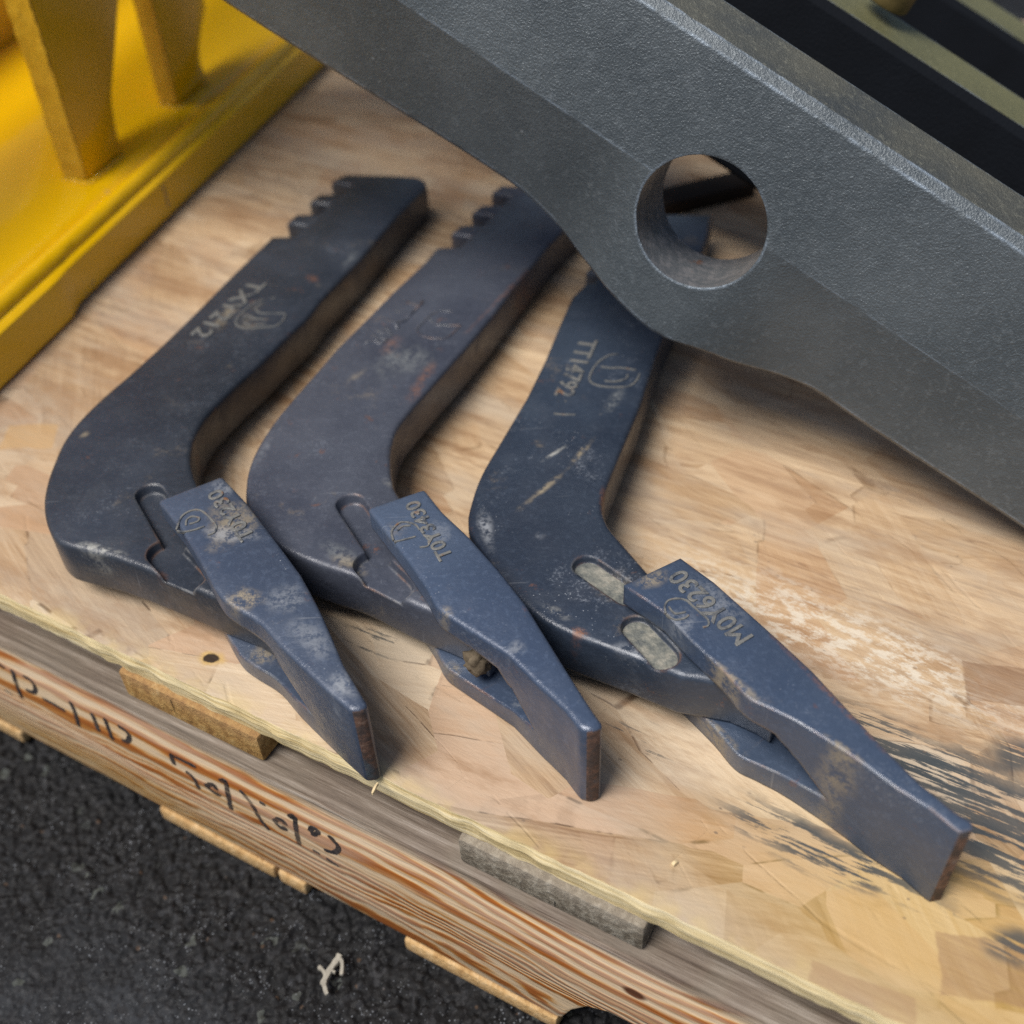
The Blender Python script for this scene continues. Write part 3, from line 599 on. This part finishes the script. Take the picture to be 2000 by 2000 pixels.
def make_shank(i, outline, tail_px, nose_px, pockets, tooth_px, low_cut, label, logo, letters, tooth_logo, lmat, znose=0.0500):
    Pt = at(*tail_px, TH + 0.0005); Pn = at(*nose_px, znose)
    ax = Pn - Pt; side = Vector((ax.y, -ax.x, 0)); n = ax.cross(side).normalized(); n = n if n.z > 0 else -n
    root = empty("ripper_shank", Vector((Pt.x, Pt.y, 0)), label, "ripper shank", "ripper shanks lying on the pallet")
    top = [on(p.x, p.y, Pt, n) - root.location for p in mixed(outline)]
    body = link("shank_body", to_me("shank_body", prism([p - n * TH for p in top], top)), [M_SH[i], M_PALE], root)
    bm_n = n; rim_bevel(body, n, 0.0034, 3)
    for a, b, r, dep, pale in pockets:
        boolean(body, [capsule(on(*a, Pt, n) - root.location, on(*b, Pt, n) - root.location, r, n, dep)])
        if pale:
            me = body.data; lo = (on(*a, Pt, n) + on(*b, Pt, n)) / 2 - root.location - n * dep
            for p in me.polygons:
                if abs((p.center - lo).dot(n)) < 0.0006 and (p.center - lo).length < 0.06 and p.normal.dot(n) > 0.9: p.material_index = 1
    smooth(body, 38)
    # tooth: plan outline from the photograph, upright walls, socket cut through for the shank nose
    N = Vector((0, 0, 1)); PT = Vector((0, 0, TT))
    tp = [at(p.x, p.y, TT) for p in mixed(tooth_px["plan"])]
    bot = [Vector((p.x, p.y, 0.0004)) for p in tp]
    bm = prism([p - root.location for p in bot], [p - root.location for p in tp])
    tooth = link("tooth", to_me("tooth", bm), [M_TO[i], M_RUST], root)
    bk = (at(*tooth_px["back"][0], TT) + at(*tooth_px["back"][1], TT)) / 2; tip = at(*tooth_px["tip"], TT)
    A = Vector((tip.x - bk.x, tip.y - bk.y, 0)); L = A.length; A.normalize(); Sd = Vector((A.y, -A.x, 0))
    o0 = Vector((bk.x, bk.y, 0)) - root.location
    f0, f1 = low_cut
    zb, zt = znose - TH - 0.0005, znose + 0.0012
    prof = [(-0.08, zb), (L * f0, zb), (L * f0, zt - 0.001), (L * f0 * 0.8, zt), (-0.08, zt)]
    cav = [(L * (f0 - 0.03), zb), (L * (f0 + 0.05), zb + 0.0005), (L * (f1 + 0.02), zb + 0.005), (L * (f0 * 0.4 + f1 * 0.6), zb + 0.022), (L * (f0 + 0.07), zt - 0.003), (L * (f0 - 0.03), zt)]
    ca = [o0 + A * s_ + Vector((0, 0, z)) - Sd * 0.1 for s_, z in prof]; cb = [o0 + A * s_ + Vector((0, 0, z)) + Sd * 0.1 for s_, z in prof]
    bevel(tooth, 0.0023, 3, 40)
    boolean(tooth, [to_me("cut", prism(ca, cb))])
    c1 = [o0 + A * s_ + Vector((0, 0, z)) - Sd * 0.012 for s_, z in cav]; boolean(tooth, [to_me("cut", prism(c1, [p + Sd * 0.1 + A * (0.012 if k in (2, 3) else 0.0) for k, p in enumerate(c1)]))])
    # lower cheek starts further forward than the upper one
    fb = tooth_px["cheek"]; cx = [o0 + A * s_ + Vector((0, 0, z)) - Sd * 0.1 for s_, z in [(-0.1, -0.01), (L * fb, -0.01), (L * (fb + 0.015), zb * 0.5), (L * fb, zb + 0.003), (-0.1, zb + 0.003)]]
    boolean(tooth, [to_me("cut", prism(cx, [p + Sd * 0.2 for p in cx]))])
    for p in tooth.data.polygons:
        if (p.center - o0).dot(A) > L - 0.010 and abs(p.normal.z) < 0.6 and -p.normal.y > 0.6 and p.normal.x > -0.32: p.material_index = 1
    smooth(tooth, 38)
    if logo: stroke_part("cast_emblem", logo, Pt, n, root, lmat)
    for t in letters:
        if isinstance(t, list): stroke_part("cast_mark", t, Pt, n, root, lmat, 0.0018)
        else: text_part("cast_lettering", t[0], t[1], t[2], t[3], Pt, n, root, lmat)
    PT3 = Vector((0, 0, TT + 0.0001))
    stroke_part("tooth_emblem", tooth_logo, PT3, N, tooth, M_LET, 0.0016, 0.0005)
    return root, tooth, Pt, n

# strokes are built relative to the shank's Empty; a tooth has no offset of its own, so its children share that origin
def stroke_part(name, strokes, P, n, root, mat, width=0.0016, h=0.0006):
    base = root.location if root.parent is None else root.parent.location
    bm = bmesh.new()
    for s in strokes: ribbon(bm, [on(x, y, P, n) - base for x, y in s], width, n, h)
    return link(name, to_me(name, bm), mat, root)
def text_on_tooth(body, p0, p1, size, tooth):
    base = tooth.parent
    q = text_part("tooth_lettering", body, p0, p1, size, Vector((0, 0, TT)), Vector((0, 0, 1)), base, M_LET); q.parent = tooth

s1 = [(674, 339), (760, 341), (815, 344), (830, 351), (834, 362), (766, 431), (699, 509), (626, 585), (600, 619), (559, 657), (507, 709), (466, 745), (430, 781, 1), (405, 808, 1), (386, 838, 1), (375, 868, 1), (372, 900, 1), (384, 942, 1),
      (425, 1010), (480, 1090), (545, 1180), (534, 1190), (516, 1209), (486, 1191), (424, 1168, 1), (326, 1127, 1), (217, 1086, 1), (152, 1070, 1), (112, 1056, 1), (92, 1026, 1), (84, 985, 1), (90, 943, 1), (103, 905, 1), (124, 859, 1), (155, 818, 1), (200, 774, 1), (248, 733), (311, 676), (373, 616), (445, 543), (510, 480),
      (530, 461), (574, 460), (597, 438), (560, 433), (578, 417), (621, 417), (642, 397), (604, 393), (623, 378), (666, 378), (686, 359), (646, 353)]
s2 = [(1000, 362), (1080, 364), (1160, 372), (1155, 395), (1078, 471), (1000, 564), (963, 614), (909, 678), (849, 745), (795, 808, 1), (773, 842, 1), (763, 888, 1), (767, 940, 1), (780, 968, 1), (830, 1040), (880, 1130), (950, 1215), (968, 1232), (950, 1252), (918, 1224), (868, 1202), (804, 1178, 1), (709, 1131, 1), (636, 1106, 1), (565, 1078, 1), (510, 1040, 1), (482, 990, 1),
      (480, 942, 1), (488, 905, 1), (506, 866, 1), (540, 815, 1), (590, 756), (660, 676), (720, 616), (766, 569), (830, 509), (853, 482), (897, 481), (919, 459), (881, 454), (900, 438), (942, 438), (961, 418), (921, 414), (940, 399), (980, 399), (997, 380), (960, 374), (980, 360)]
s3 = [(1300, 417), (1392, 417), (1380, 470), (1337, 565), (1300, 650), (1277, 711), (1248, 798), (1216, 874), (1187, 946, 1), (1177, 985, 1), (1187, 1022, 1), (1216, 1059), (1263, 1113), (1340, 1195), (1440, 1275), (1520, 1340), (1528, 1366), (1516, 1379), (1490, 1362), (1436, 1338), (1384, 1328), (1329, 1320), (1236, 1283), (1180, 1262, 1), (1107, 1234, 1), (1040, 1195, 1), (970, 1120, 1),
      (922, 1048, 1), (914, 1015, 1), (919, 983, 1), (939, 926, 1), (979, 857, 1), (1028, 775), (1065, 700), (1092, 634), (1117, 578), (1144, 552), (1160, 551), (1172, 533), (1144, 530), (1160, 512), (1200, 510), (1216, 490), (1190, 486), (1206, 468), (1246, 466), (1262, 446), (1238, 440)]
LC1 = lambda p: cr(330, 540, 7.728, p)
logo1 = [LC1(p) for p in [[(1600, 330), (1440, 350), (1280, 410), (1120, 540), (1010, 680), (1040, 750), (1200, 790), (1450, 770), (1640, 740), (1750, 620), (1740, 550)], [(1740, 560), (1560, 560), (1380, 555), (1310, 480), (1420, 400)], [(1110, 680), (1180, 600), (1300, 640), (1500, 650)], [(1120, 700), (1250, 740), (1450, 720)]]]
LC2 = lambda p: cr(680, 570, 7.728, p)
logo2 = [LC2(p) for p in [[(1560, 300), (1400, 295), (1250, 350), (1140, 460), (1040, 570), (1090, 650), (1190, 690), (1330, 710), (1480, 700), (1580, 630), (1700, 510)], [(1690, 510), (1500, 510), (1330, 500), (1250, 440), (1230, 400)]]]
LC3 = lambda p: cr(1020, 620, 7.156, p)
logo3 = [LC3(p) for p in [[(1350, 520), (1230, 530), (1100, 600), (1010, 690), (940, 830), (960, 910), (1080, 960), (1300, 980), (1500, 960), (1600, 880), (1640, 790)], [(1590, 740), (1400, 710), (1230, 710), (1100, 690)], [(1150, 890), (1300, 900), (1450, 860), (1470, 800)]]]
mark3 = [LC3(p) for p in [[(440, 1350), (560, 1360), (740, 1365)], [(490, 1175), (510, 1185)], [(595, 1170), (615, 1180)]]]
LT1 = lambda p: cr(300, 930, 7.431, p)
tl1 = [LT1(p) for p in [[(330, 780), (380, 640), (440, 560), (560, 500), (680, 500), (780, 570), (860, 660), (910, 740), (880, 820), (790, 860)], [(340, 800), (450, 810), (600, 780), (740, 730)], [(470, 720), (480, 640), (560, 590), (660, 610), (640, 660), (520, 700)]]]
LT2 = lambda p: cr(720, 960, 8.05, p)
tl2 = [LT2(p) for p in [[(390, 770), (360, 660), (400, 570), (500, 490), (620, 490), (740, 530), (800, 610)], [(400, 790), (520, 770), (740, 710)], [(900, 720), (950, 780), (930, 860), (800, 880)], [(450, 620), (540, 550), (660, 540)]]]
LT3 = lambda p: cr(1210, 1080, 6.662, p)
tl3 = [LT3(p) for p in [[(600, 790), (590, 690), (640, 620), (760, 595), (870, 620), (950, 690), (1050, 780), (1150, 870), (1150, 950), (1080, 970)], [(610, 800), (720, 870), (850, 850), (900, 810)], [(640, 700), (720, 790), (860, 770)]]]
sh1, to1, P1, n1 = make_shank(0, s1, (740, 380), (480, 1190), [((288, 958), (350, 1062), 0.0105, 0.006, 0), ((318, 1075), (370, 1130), 0.0125, 0.006, 0)],
    dict(plan=[(307, 977), (433, 929), (482, 981), (543, 1061), (586, 1119), (627, 1196, 1), (671, 1297), (711, 1364), (719, 1376), (707, 1387), (684, 1389), (676, 1381), (637, 1347), (586, 1299, 1), (546, 1260, 1), (506, 1216, 1), (452, 1183, 1), (425, 1159, 1), (391, 1098), (354, 1035)], back=((307, 977), (433, 929)), tip=(700, 1378), cheek=0.25, rust=0.78),
    (0.56, 0.76), "leftmost dark blue steel ripper shank with dusty tooth, nearest the yellow frame", logo1, [("TXY212", (492, 548), (372, 654), 0.021)], tl1, M_LET)
text_on_tooth("T0Y230", (499, 1048), (430, 955), 0.013, to1)
sh2, to2, P2, n2 = make_shank(1, s2, (1080, 420), (890, 1240), [((680, 978), (752, 1085), 0.0105, 0.0062, 0), ((722, 1098), (775, 1150), 0.0125, 0.006, 0)],
    dict(plan=[(717, 992), (829, 954), (864, 998), (918, 1049), (976, 1114), (1027, 1179), (1067, 1244, 1), (1117, 1324, 1), (1157, 1386), (1175, 1411), (1177, 1421), (1155, 1429), (1135, 1424), (1128, 1417), (1103, 1385), (1049, 1335), (994, 1280), (940, 1245, 1), (882, 1208, 1), (853, 1186, 1), (831, 1146, 1), (795, 1093), (770, 1060), (741, 1023)], back=((717, 992), (829, 954)), tip=(1157, 1420), cheek=0.25, rust=0.6),
    (0.58, 0.76), "middle ripper shank, dark slate paint with clean blue tooth, between the two others", logo2, [("TTY4R", (800, 582), (712, 672), 0.019)], tl2, M_SH[1])
text_on_tooth("T0Y3430", (886, 1088), (816, 977), 0.0125, to2)
sh3, to3, P3, n3 = make_shank(2, s3, (1340, 440), (1390, 1340), [((1140, 1102), (1232, 1165), 0.0100, 0.0045, 1), ((1240, 1222), (1300, 1285), 0.0105, 0.004, 1)],
    dict(plan=[(1218, 1143), (1329, 1090), (1395, 1138), (1469, 1204), (1516, 1246), (1586, 1311), (1655, 1385), (1725, 1460), (1795, 1530), (1865, 1586, 1), (1892, 1602, 1), (1901, 1613), (1899, 1622), (1876, 1627), (1866, 1621), (1818, 1581), (1749, 1539), (1693, 1497), (1646, 1465), (1562, 1413, 1), (1506, 1385, 1), (1460, 1362, 1), (1413, 1311, 1), (1348, 1250), (1301, 1199), (1260, 1171)], back=((1218, 1143), (1329, 1090)), tip=(1888, 1617), cheek=0.22, rust=0.3),
    (0.46, 0.66), "rightmost ripper shank with pale oval pockets, its tail under the grey bar", logo3, [("TT14792", (1134, 662), (1083, 772), 0.0185), mark3], tl3, M_LET)
text_on_tooth("M0Y6230", (1474, 1246), (1333, 1112), 0.0165, to3)

# mud and grit packed at the nose of the middle shank
def lump(name, c, r, seed, mat, parent, base):
    bm = bmesh.new(); bmesh.ops.create_icosphere(bm, subdivisions=3, radius=1.0)
    for v in bm.verts:
        k = 1 + 0.55 * mnoise.noise(v.co * 1.7 + Vector((seed, 0, 0))) + 0.3 * mnoise.noise(v.co * 4.5 + Vector((0, seed, 0)))
        v.co = Vector((v.co.x * r[0] * k, v.co.y * r[1] * k, v.co.z * r[2] * k)) + c - base
    o = link(name, to_me(name, bm), mat, parent); smooth(o, 60); return o
lump("mud_clump", at(930, 1292, 0.031), (0.008, 0.006, 0.008), 3.0, M_MUD, sh2, sh2.location)

# ------------------------------------------------------------------ heavy grey bars
bn = (R @ Vector((.528, -.639, 1))).normalized(); dcv = Vector((.85, .53, 0)); ncv = Vector((.528, -.639, 1)).normalized()
bd = (R @ (dcv - ncv * dcv.dot(ncv))).normalized(); bu = bd.cross(bn)
bu = bu if bu.z > 0 else -bu
BP = at(2000, 1045, 0.03)
def interp(x, tab):
    if x <= tab[0][0]: return tab[0][1]
    for (a, b), (c, d) in zip(tab[:-1], tab[1:]):
        if x <= c:
            t = (x - a) / (c - a); t = t * t * (3 - 2 * t); return b + (d - b) * t
    return tab[-1][1]
DH, UH, RH = -0.268, 0.049, 0.0405
ULOW = [(-0.63, -0.020), (-0.39, -0.012), (-0.318, -0.022), (-0.258, -0.031), (-0.214, -0.022), (-0.146, -0.008), (0.0, -0.003)]
SLOW = [(-0.9, 0.026), (-0.352, 0.026), (-0.290, 0.003), (-0.238, 0.003), (-0.175, 0.017), (-0.02, 0.011)]
def bar(s0, hole_d, label, mats, d0=-0.9535, d1=0.058, uw=0.0):
    base = BP + bn * s0
    root = empty("steel_bar", base + bd * d1 - bu * 0.003, label, "steel bar", "heavy steel bars leaning across the pallet")
    bm = bmesh.new(); rings = []; ds = list(np.arange(d0, d1, 0.008)) + [d1]
    for d in ds:
        ul, sl_ = (interp(d, ULOW), interp(d, SLOW)) if hole_d is not None else (0.002, 0.012)
        pr = [(ul, sl_ + 0.003), (ul + 0.003, sl_), (0.060, 0.0), (0.100, -0.0006), (0.1365, 0.0), (0.1425, 0.0045), (0.1475 + uw, 0.050), (0.1420, 0.0555), (0.06, 0.058), (ul + 0.004, 0.052), (ul, 0.046)]
        rings.append([bm.verts.new(base + bd * d + bu * u + bn * s_ - root.location) for u, s_ in pr])
    n = len(rings[0])
    for a, b in zip(rings[:-1], rings[1:]):
        for k in range(n):
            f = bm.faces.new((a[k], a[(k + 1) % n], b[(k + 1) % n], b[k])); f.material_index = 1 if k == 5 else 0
    bm.faces.new(rings[0]); bm.faces.new(list(reversed(rings[-1])))
    bmesh.ops.recalc_face_normals(bm, faces=bm.faces)
    o = link("bar_body", to_me("bar_body", bm), mats, root)
    if hole_d is not None:
        c = base + bd * hole_d + bu * UH - root.location; N = 72
        ring = [c + bd * (RH * math.cos(2 * math.pi * (k + 0.37) / N)) + bu * (RH * math.sin(2 * math.pi * (k + 0.37) / N)) for k in range(N)]
        boolean(o, [to_me("cut", prism([p - bn * 0.03 for p in ring], [p + bn * 0.09 for p in ring]))])
        for p in o.data.polygons:
            r = (p.center - c); rr = r - bn * r.dot(bn)
            if abs(rr.length - RH) < 0.0012 and abs(p.normal.dot(bn)) < 0.3: p.material_index = 2
    for p in o.data.polygons: p.use_smooth = True
    b2 = bmesh.new(); b2.from_mesh(o.data); bmesh.ops.remove_doubles(b2, verts=b2.verts, dist=2e-5); bmesh.ops.dissolve_degenerate(b2, edges=b2.edges, dist=5e-5)
    hc = base + bd * (hole_d if hole_d is not None else 9) + bu * UH - root.location
    def onrim(v):
        q = v.co - hc; q = q - bn * q.dot(bn); return abs(q.length - RH) < 0.0015
    def atend(v): return abs((v.co + root.location - base).dot(bd) - d1) < 1e-4 or abs((v.co + root.location - base).dot(bd) - d0) < 1e-4
    for e in b2.edges:
        if len(e.link_faces) == 2:
            a_ = e.calc_face_angle(0.0); dr = (e.verts[1].co - e.verts[0].co).normalized()
            e.smooth = not ((a_ > math.radians(40) and (all(onrim(v) for v in e.verts) and abs(dr.dot(bn)) < 0.9 or all(atend(v) for v in e.verts))) or (a_ > math.radians(5) and abs(dr.dot(bd)) > 0.97))
    b2.to_mesh(o.data); b2.free()
    w_ = o.modifiers.new('w', 'WEIGHTED_NORMAL'); w_.keep_sharp = True; w_.weight = 100; bake(o)
    return root, o
b1, b1o = bar(0.0, DH, "front grey cast steel bar with a round through hole, leaning over the shanks", [M_CAST, M_TOP, M_BORE])
b2, _ = bar(0.208, None, "black bar with an olive reflection painted along its top edge, second behind the grey bar with the hole", [M_BLACK, M_OLIVE, M_BLACK])
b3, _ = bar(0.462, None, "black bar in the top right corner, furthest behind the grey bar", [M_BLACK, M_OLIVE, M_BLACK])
# bolt on the second bar
def onb(px, py, s_): return on(px, py, BP + bn * s_, bn)
def cyl(c, ax, r, h, seg=20):
    t = ax.orthogonal().normalized(); s = ax.cross(t)
    ring = [t * (r * math.cos(2 * math.pi * k / seg)) + s * (r * math.sin(2 * math.pi * k / seg)) for k in range(seg)]
    return prism([c + p for p in ring], [c + p + ax * h for p in ring])
cb = onb(1748, -24, 0.240) - b2.location
bo = link("bolt_head", to_me("bolt_head", cyl(cb - bu * 0.012, bu, 0.017, 0.026, 24)), M_BOLT, b2); smooth(bevel(bo, 0.003, 2))
# low dark block added for the dark band in the hole
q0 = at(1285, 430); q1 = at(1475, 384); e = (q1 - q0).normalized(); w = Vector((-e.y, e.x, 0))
o = link("dark_block", to_me("dark_block", prism([Vector(p) - q0 for p in (q0, q1, q1 + w * 0.028, q0 + w * 0.028)], [Vector(p) - q0 + ZUP * 0.014 for p in (q0, q1, q1 + w * 0.028, q0 + w * 0.028)])), M_DKBLOCK, None, q0)
smooth(bevel(o, 0.002, 2)); tag(o, "low dark block added on the strand board, seen through the hole of the grey bar", "wood block")

# ------------------------------------------------------------------ yellow welded frame
YO = at(54, 700); ye = (at(609, 156) - YO).normalized(); yn = Vector((-ye.y, ye.x, 0))
def Y3(d, w_, z): return YO + ye * d + yn * w_ + ZUP * z
def onY(px, py, w_): 
    p = on(px, py, YO + yn * w_, yn); q = p - YO; return q.dot(ye), p.z
yroot = empty("welded_frame", Y3(0.2, 0.1, 0), "glossy yellow painted steel frame with upright brackets, on the left of the strand board", "machine attachment")
YB = yroot.location
def ypart(name, bm, mat, bev=0.0015, ang=40):
    for v in bm.verts: v.co -= YB
    o = link(name, to_me(name, bm), mat, yroot)
    return smooth(bevel(o, bev, 2, ang), 40) if bev else smooth(o, 40)
# sill: flat front wall, crease, rounded weld bead, base plate
prof = [(0.006, 0.0005), (0.0, 0.003), (0.0, 0.036), (0.0022, 0.0385), (0.006, 0.0395)]
for k in range(9):
    a = math.pi * (1.0 - k / 8.0); prof.append((0.0145 + 0.0085 * math.cos(a), 0.0405 + 0.0095 * math.sin(a)))
prof += [(0.0235, 0.0425), (0.027, 0.0445), (0.034, 0.0480), (0.29, 0.056), (0.29, 0.0005)]
def sweep(prof, d0, d1, st=0.01, wav=0.0):
    bm = bmesh.new(); rings = []; ds = list(np.arange(d0, d1, st)) + [d1]
    for d in ds: rings.append([bm.verts.new(Y3(d, w_ + (wav * mnoise.noise(Vector((d * 60, i, 0))) if 4 < i < 14 else 0) + (0.006 * max(0, min(1, (0.075 - d) / 0.02)) * (1.0 if i < 2 else 0.3) * -1.0 if i < 3 else 0), z)) for i, (w_, z) in enumerate(prof)])
    n = len(prof)
    for a, b in zip(rings[:-1], rings[1:]):
        for k in range(n): bm.faces.new((a[k], a[(k + 1) % n], b[(k + 1) % n], b[k]))
    bm.faces.new(rings[0]); bm.faces.new(list(reversed(rings[-1]))); bmesh.ops.recalc_face_normals(bm, faces=bm.faces); return bm
ypart("base_plate", sweep(prof, -0.25, 0.66, 0.006, 0.0009), M_YEL, 0)
def bracket(w0, th, corners, fold):
    """upright plate parallel to the sill; corners are (d, z) on its broad face"""
    bm = bmesh.new(); fr = [Y3(d, w0, z) for d, z in corners]; bk = [Y3(d, w0 + th, z) for d, z in corners]
    return prism(fr, bk)
br1 = [(0.184, 0.050), (0.236, 0.0505), onY(226, 238, 0.047), onY(221, 205, 0.047), onY(220, 180, 0.047), onY(223, 140, 0.047), onY(226, 105, 0.047), onY(230, 50, 0.047), onY(234, -10, 0.047), (onY(245, -60, 0.047)[0] + 0.03, 0.34), (0.184, 0.34)]
ypart("bracket", bracket(0.047, 0.026, br1, 0), [M_YEL], 0.0025)
br2 = [(0.333, 0.051), (0.388, 0.0515), onY(392, 120, 0.044), onY(391, 100, 0.044), onY(392, 78, 0.044), onY(396, 50, 0.044), onY(403, 15, 0.044), (0.44, 0.34), (0.333, 0.34)]
ypart("bracket", bracket(0.044, 0.022, br2, 0), [M_YEL], 0.0025)
# weld beads where the brackets stand on the base plate
def bead(P, r, name="weld_bead"):
    bm = bmesh.new(); P = catmull(P, 8); rows = []; n = len(P)
    for i, p in enumerate(P):
        t = (P[min(i + 1, n - 1)] - P[max(i - 1, 0)]).normalized(); sd = t.cross(ZUP).normalized(); q = r * (1 + 0.22 * math.sin(i * 1.9) + 0.25 * mnoise.noise(p * 300))
        rows.append([bm.verts.new(p + sd * (q * math.cos(2 * math.pi * k / 8)) + ZUP * (q * 0.8 * math.sin(2 * math.pi * k / 8))) for k in range(8)])
    for a, b in zip(rows[:-1], rows[1:]):
        for k in range(8): bm.faces.new((a[k], a[(k + 1) % 8], b[(k + 1) % 8], b[k]))
    bm.faces.new(rows[0]); bm.faces.new(list(reversed(rows[-1]))); bmesh.ops.recalc_face_normals(bm, faces=bm.faces)
    ypart(name, bm, M_YEL, 0)
for w0, th, d, d2 in ((0.047, 0.026, 0.184, 0.236), (0.044, 0.022, 0.333, 0.388)):
    zb = 0.0487 if d < 0.3 else 0.0485
    bead([Y3(d - 0.002 + 0.001 * math.sin(k), w0 + th - th * k / 6, zb) for k in range(6)] + [Y3(d - 0.0015, w0 - 0.001, zb)] + [Y3(d + (d2 - d) * k / 10, w0 - 0.0015, zb) for k in range(1, 10)], 0.0030)
# flame-cut front edges of the brackets
for w0, th, d in ((0.047, 0.026, 0.184), (0.044, 0.022, 0.333)):
    bm = bmesh.new(); rows = []
    for z in np.arange(0.052, 0.336, 0.006):
        j = lambda k: 0.0016 * mnoise.noise(Vector((z * 160, k, d * 9)))
        rows.append([bm.verts.new(Y3(d - 0.0020 + j(q), w0 + 0.0012 + (th - 0.0024) * q / 4, z)) for q in range(5)] + [bm.verts.new(Y3(d + 0.002, w0 + th - 0.0012, z)), bm.verts.new(Y3(d + 0.002, w0 + 0.0012, z))])
    for a, b in zip(rows[:-1], rows[1:]):
        for k in range(7): bm.faces.new((a[k], a[(k + 1) % 7], b[(k + 1) % 7], b[k]))
    bm.faces.new(rows[0]); bm.faces.new(list(reversed(rows[-1]))); bmesh.ops.recalc_face_normals(bm, faces=bm.faces)
    ypart("cut_edge", bm, M_YELR, 0)
def ybox(d0, d1, w0, w1, z0, z1):
    return prism([Y3(d0, w0, z0), Y3(d1, w0, z0), Y3(d1, w1, z0), Y3(d0, w1, z0)], [Y3(d0, w0, z1), Y3(d1, w0, z1), Y3(d1, w1, z1), Y3(d0, w1, z1)])
ypart("back_plate", ybox(-0.25, 0.662, 0.292, 0.316, 0.0005, 0.20), M_YEL, 0.002)
ypart("sky_block_wall", ybox(0.665, 1.75, 0.40, 0.424, 0.0005, 1.00), M_YEL, 0.002)  # unseen wall added to block the sky behind and reflect yellow
ypart("top_shade_plate", ybox(-0.25, 0.66, 0.150, 0.25, 0.3405, 0.362), M_YEL, 0.002)  # unseen plate added overhead to shade the back of the frame
# scrapes through the paint on the sill wall
for s in [cr(0, 0, 2.76, p) for p in [[(410, 1585), (380, 1650), (335, 1730)], [(505, 1510), (490, 1545)], [(470, 1570), (462, 1590)], [(875, 995), (895, 1060), (910, 1120)], [(440, 1640), (425, 1652)]]]:
    P3 = []; bm = bmesh.new()
    for x, y in s:
        d_, z_ = onY(x, y, 0.0); P3.append(Y3(d_, 0.0, max(z_, 0.003)) - YB)
    ribbon(bm, P3, 0.0026, -yn, 0.0002, True)
    link("paint_scrape", to_me("paint_scrape", bm), M_SCR, yroot)

# ------------------------------------------------------------------ small litter
def scrap():
    c = at(648, 1893, GZ + 0.006); bm = bmesh.new()
    spine = [(630, 1925), (641, 1900), (655, 1880), (664, 1865)]
    ribbon(bm, [at(x, y, GZ + 0.008) - c for x, y in spine], 0.005, ZUP, 0.0015)
    for s in [[(638, 1905), (628, 1893), (622, 1889)], [(632, 1920), (636, 1935), (639, 1943)], [(660, 1872), (668, 1880), (667, 1905)], [(645, 1895), (655, 1900)]]:
        ribbon(bm, [at(x, y, GZ + 0.008) - c for x, y in s], 0.0032, ZUP, 0.0014)
    o = link("fibre_scrap", to_me("fibre_scrap", bm), M_SCRAP, None, c); tag(o, "ragged pale scrap lying on the black asphalt", "scrap")
scrap()
def splinter(a, b, w_, label, z=0.0008):
    c = at(*a, z); bm = bmesh.new(); ribbon(bm, [at(*a, z) - c, (at(*a, z) + at(*b, z)) / 2 - c + ZUP * 0.0006, at(*b, z) - c], w_, ZUP, 0.001)
    o = link("wood_splinter", to_me("wood_splinter", bm), M_CHIP, None, c); tag(o, label, "wood splinter", "loose wood splinters")
splinter((738, 1530), (727, 1551), 0.0016, "tiny pale splinter at the board edge beside the left tooth's tip", 0.001)
splinter((1322, 1683), (1313, 1690), 0.0026, "small curled pale splinter on the strand board near the front edge")
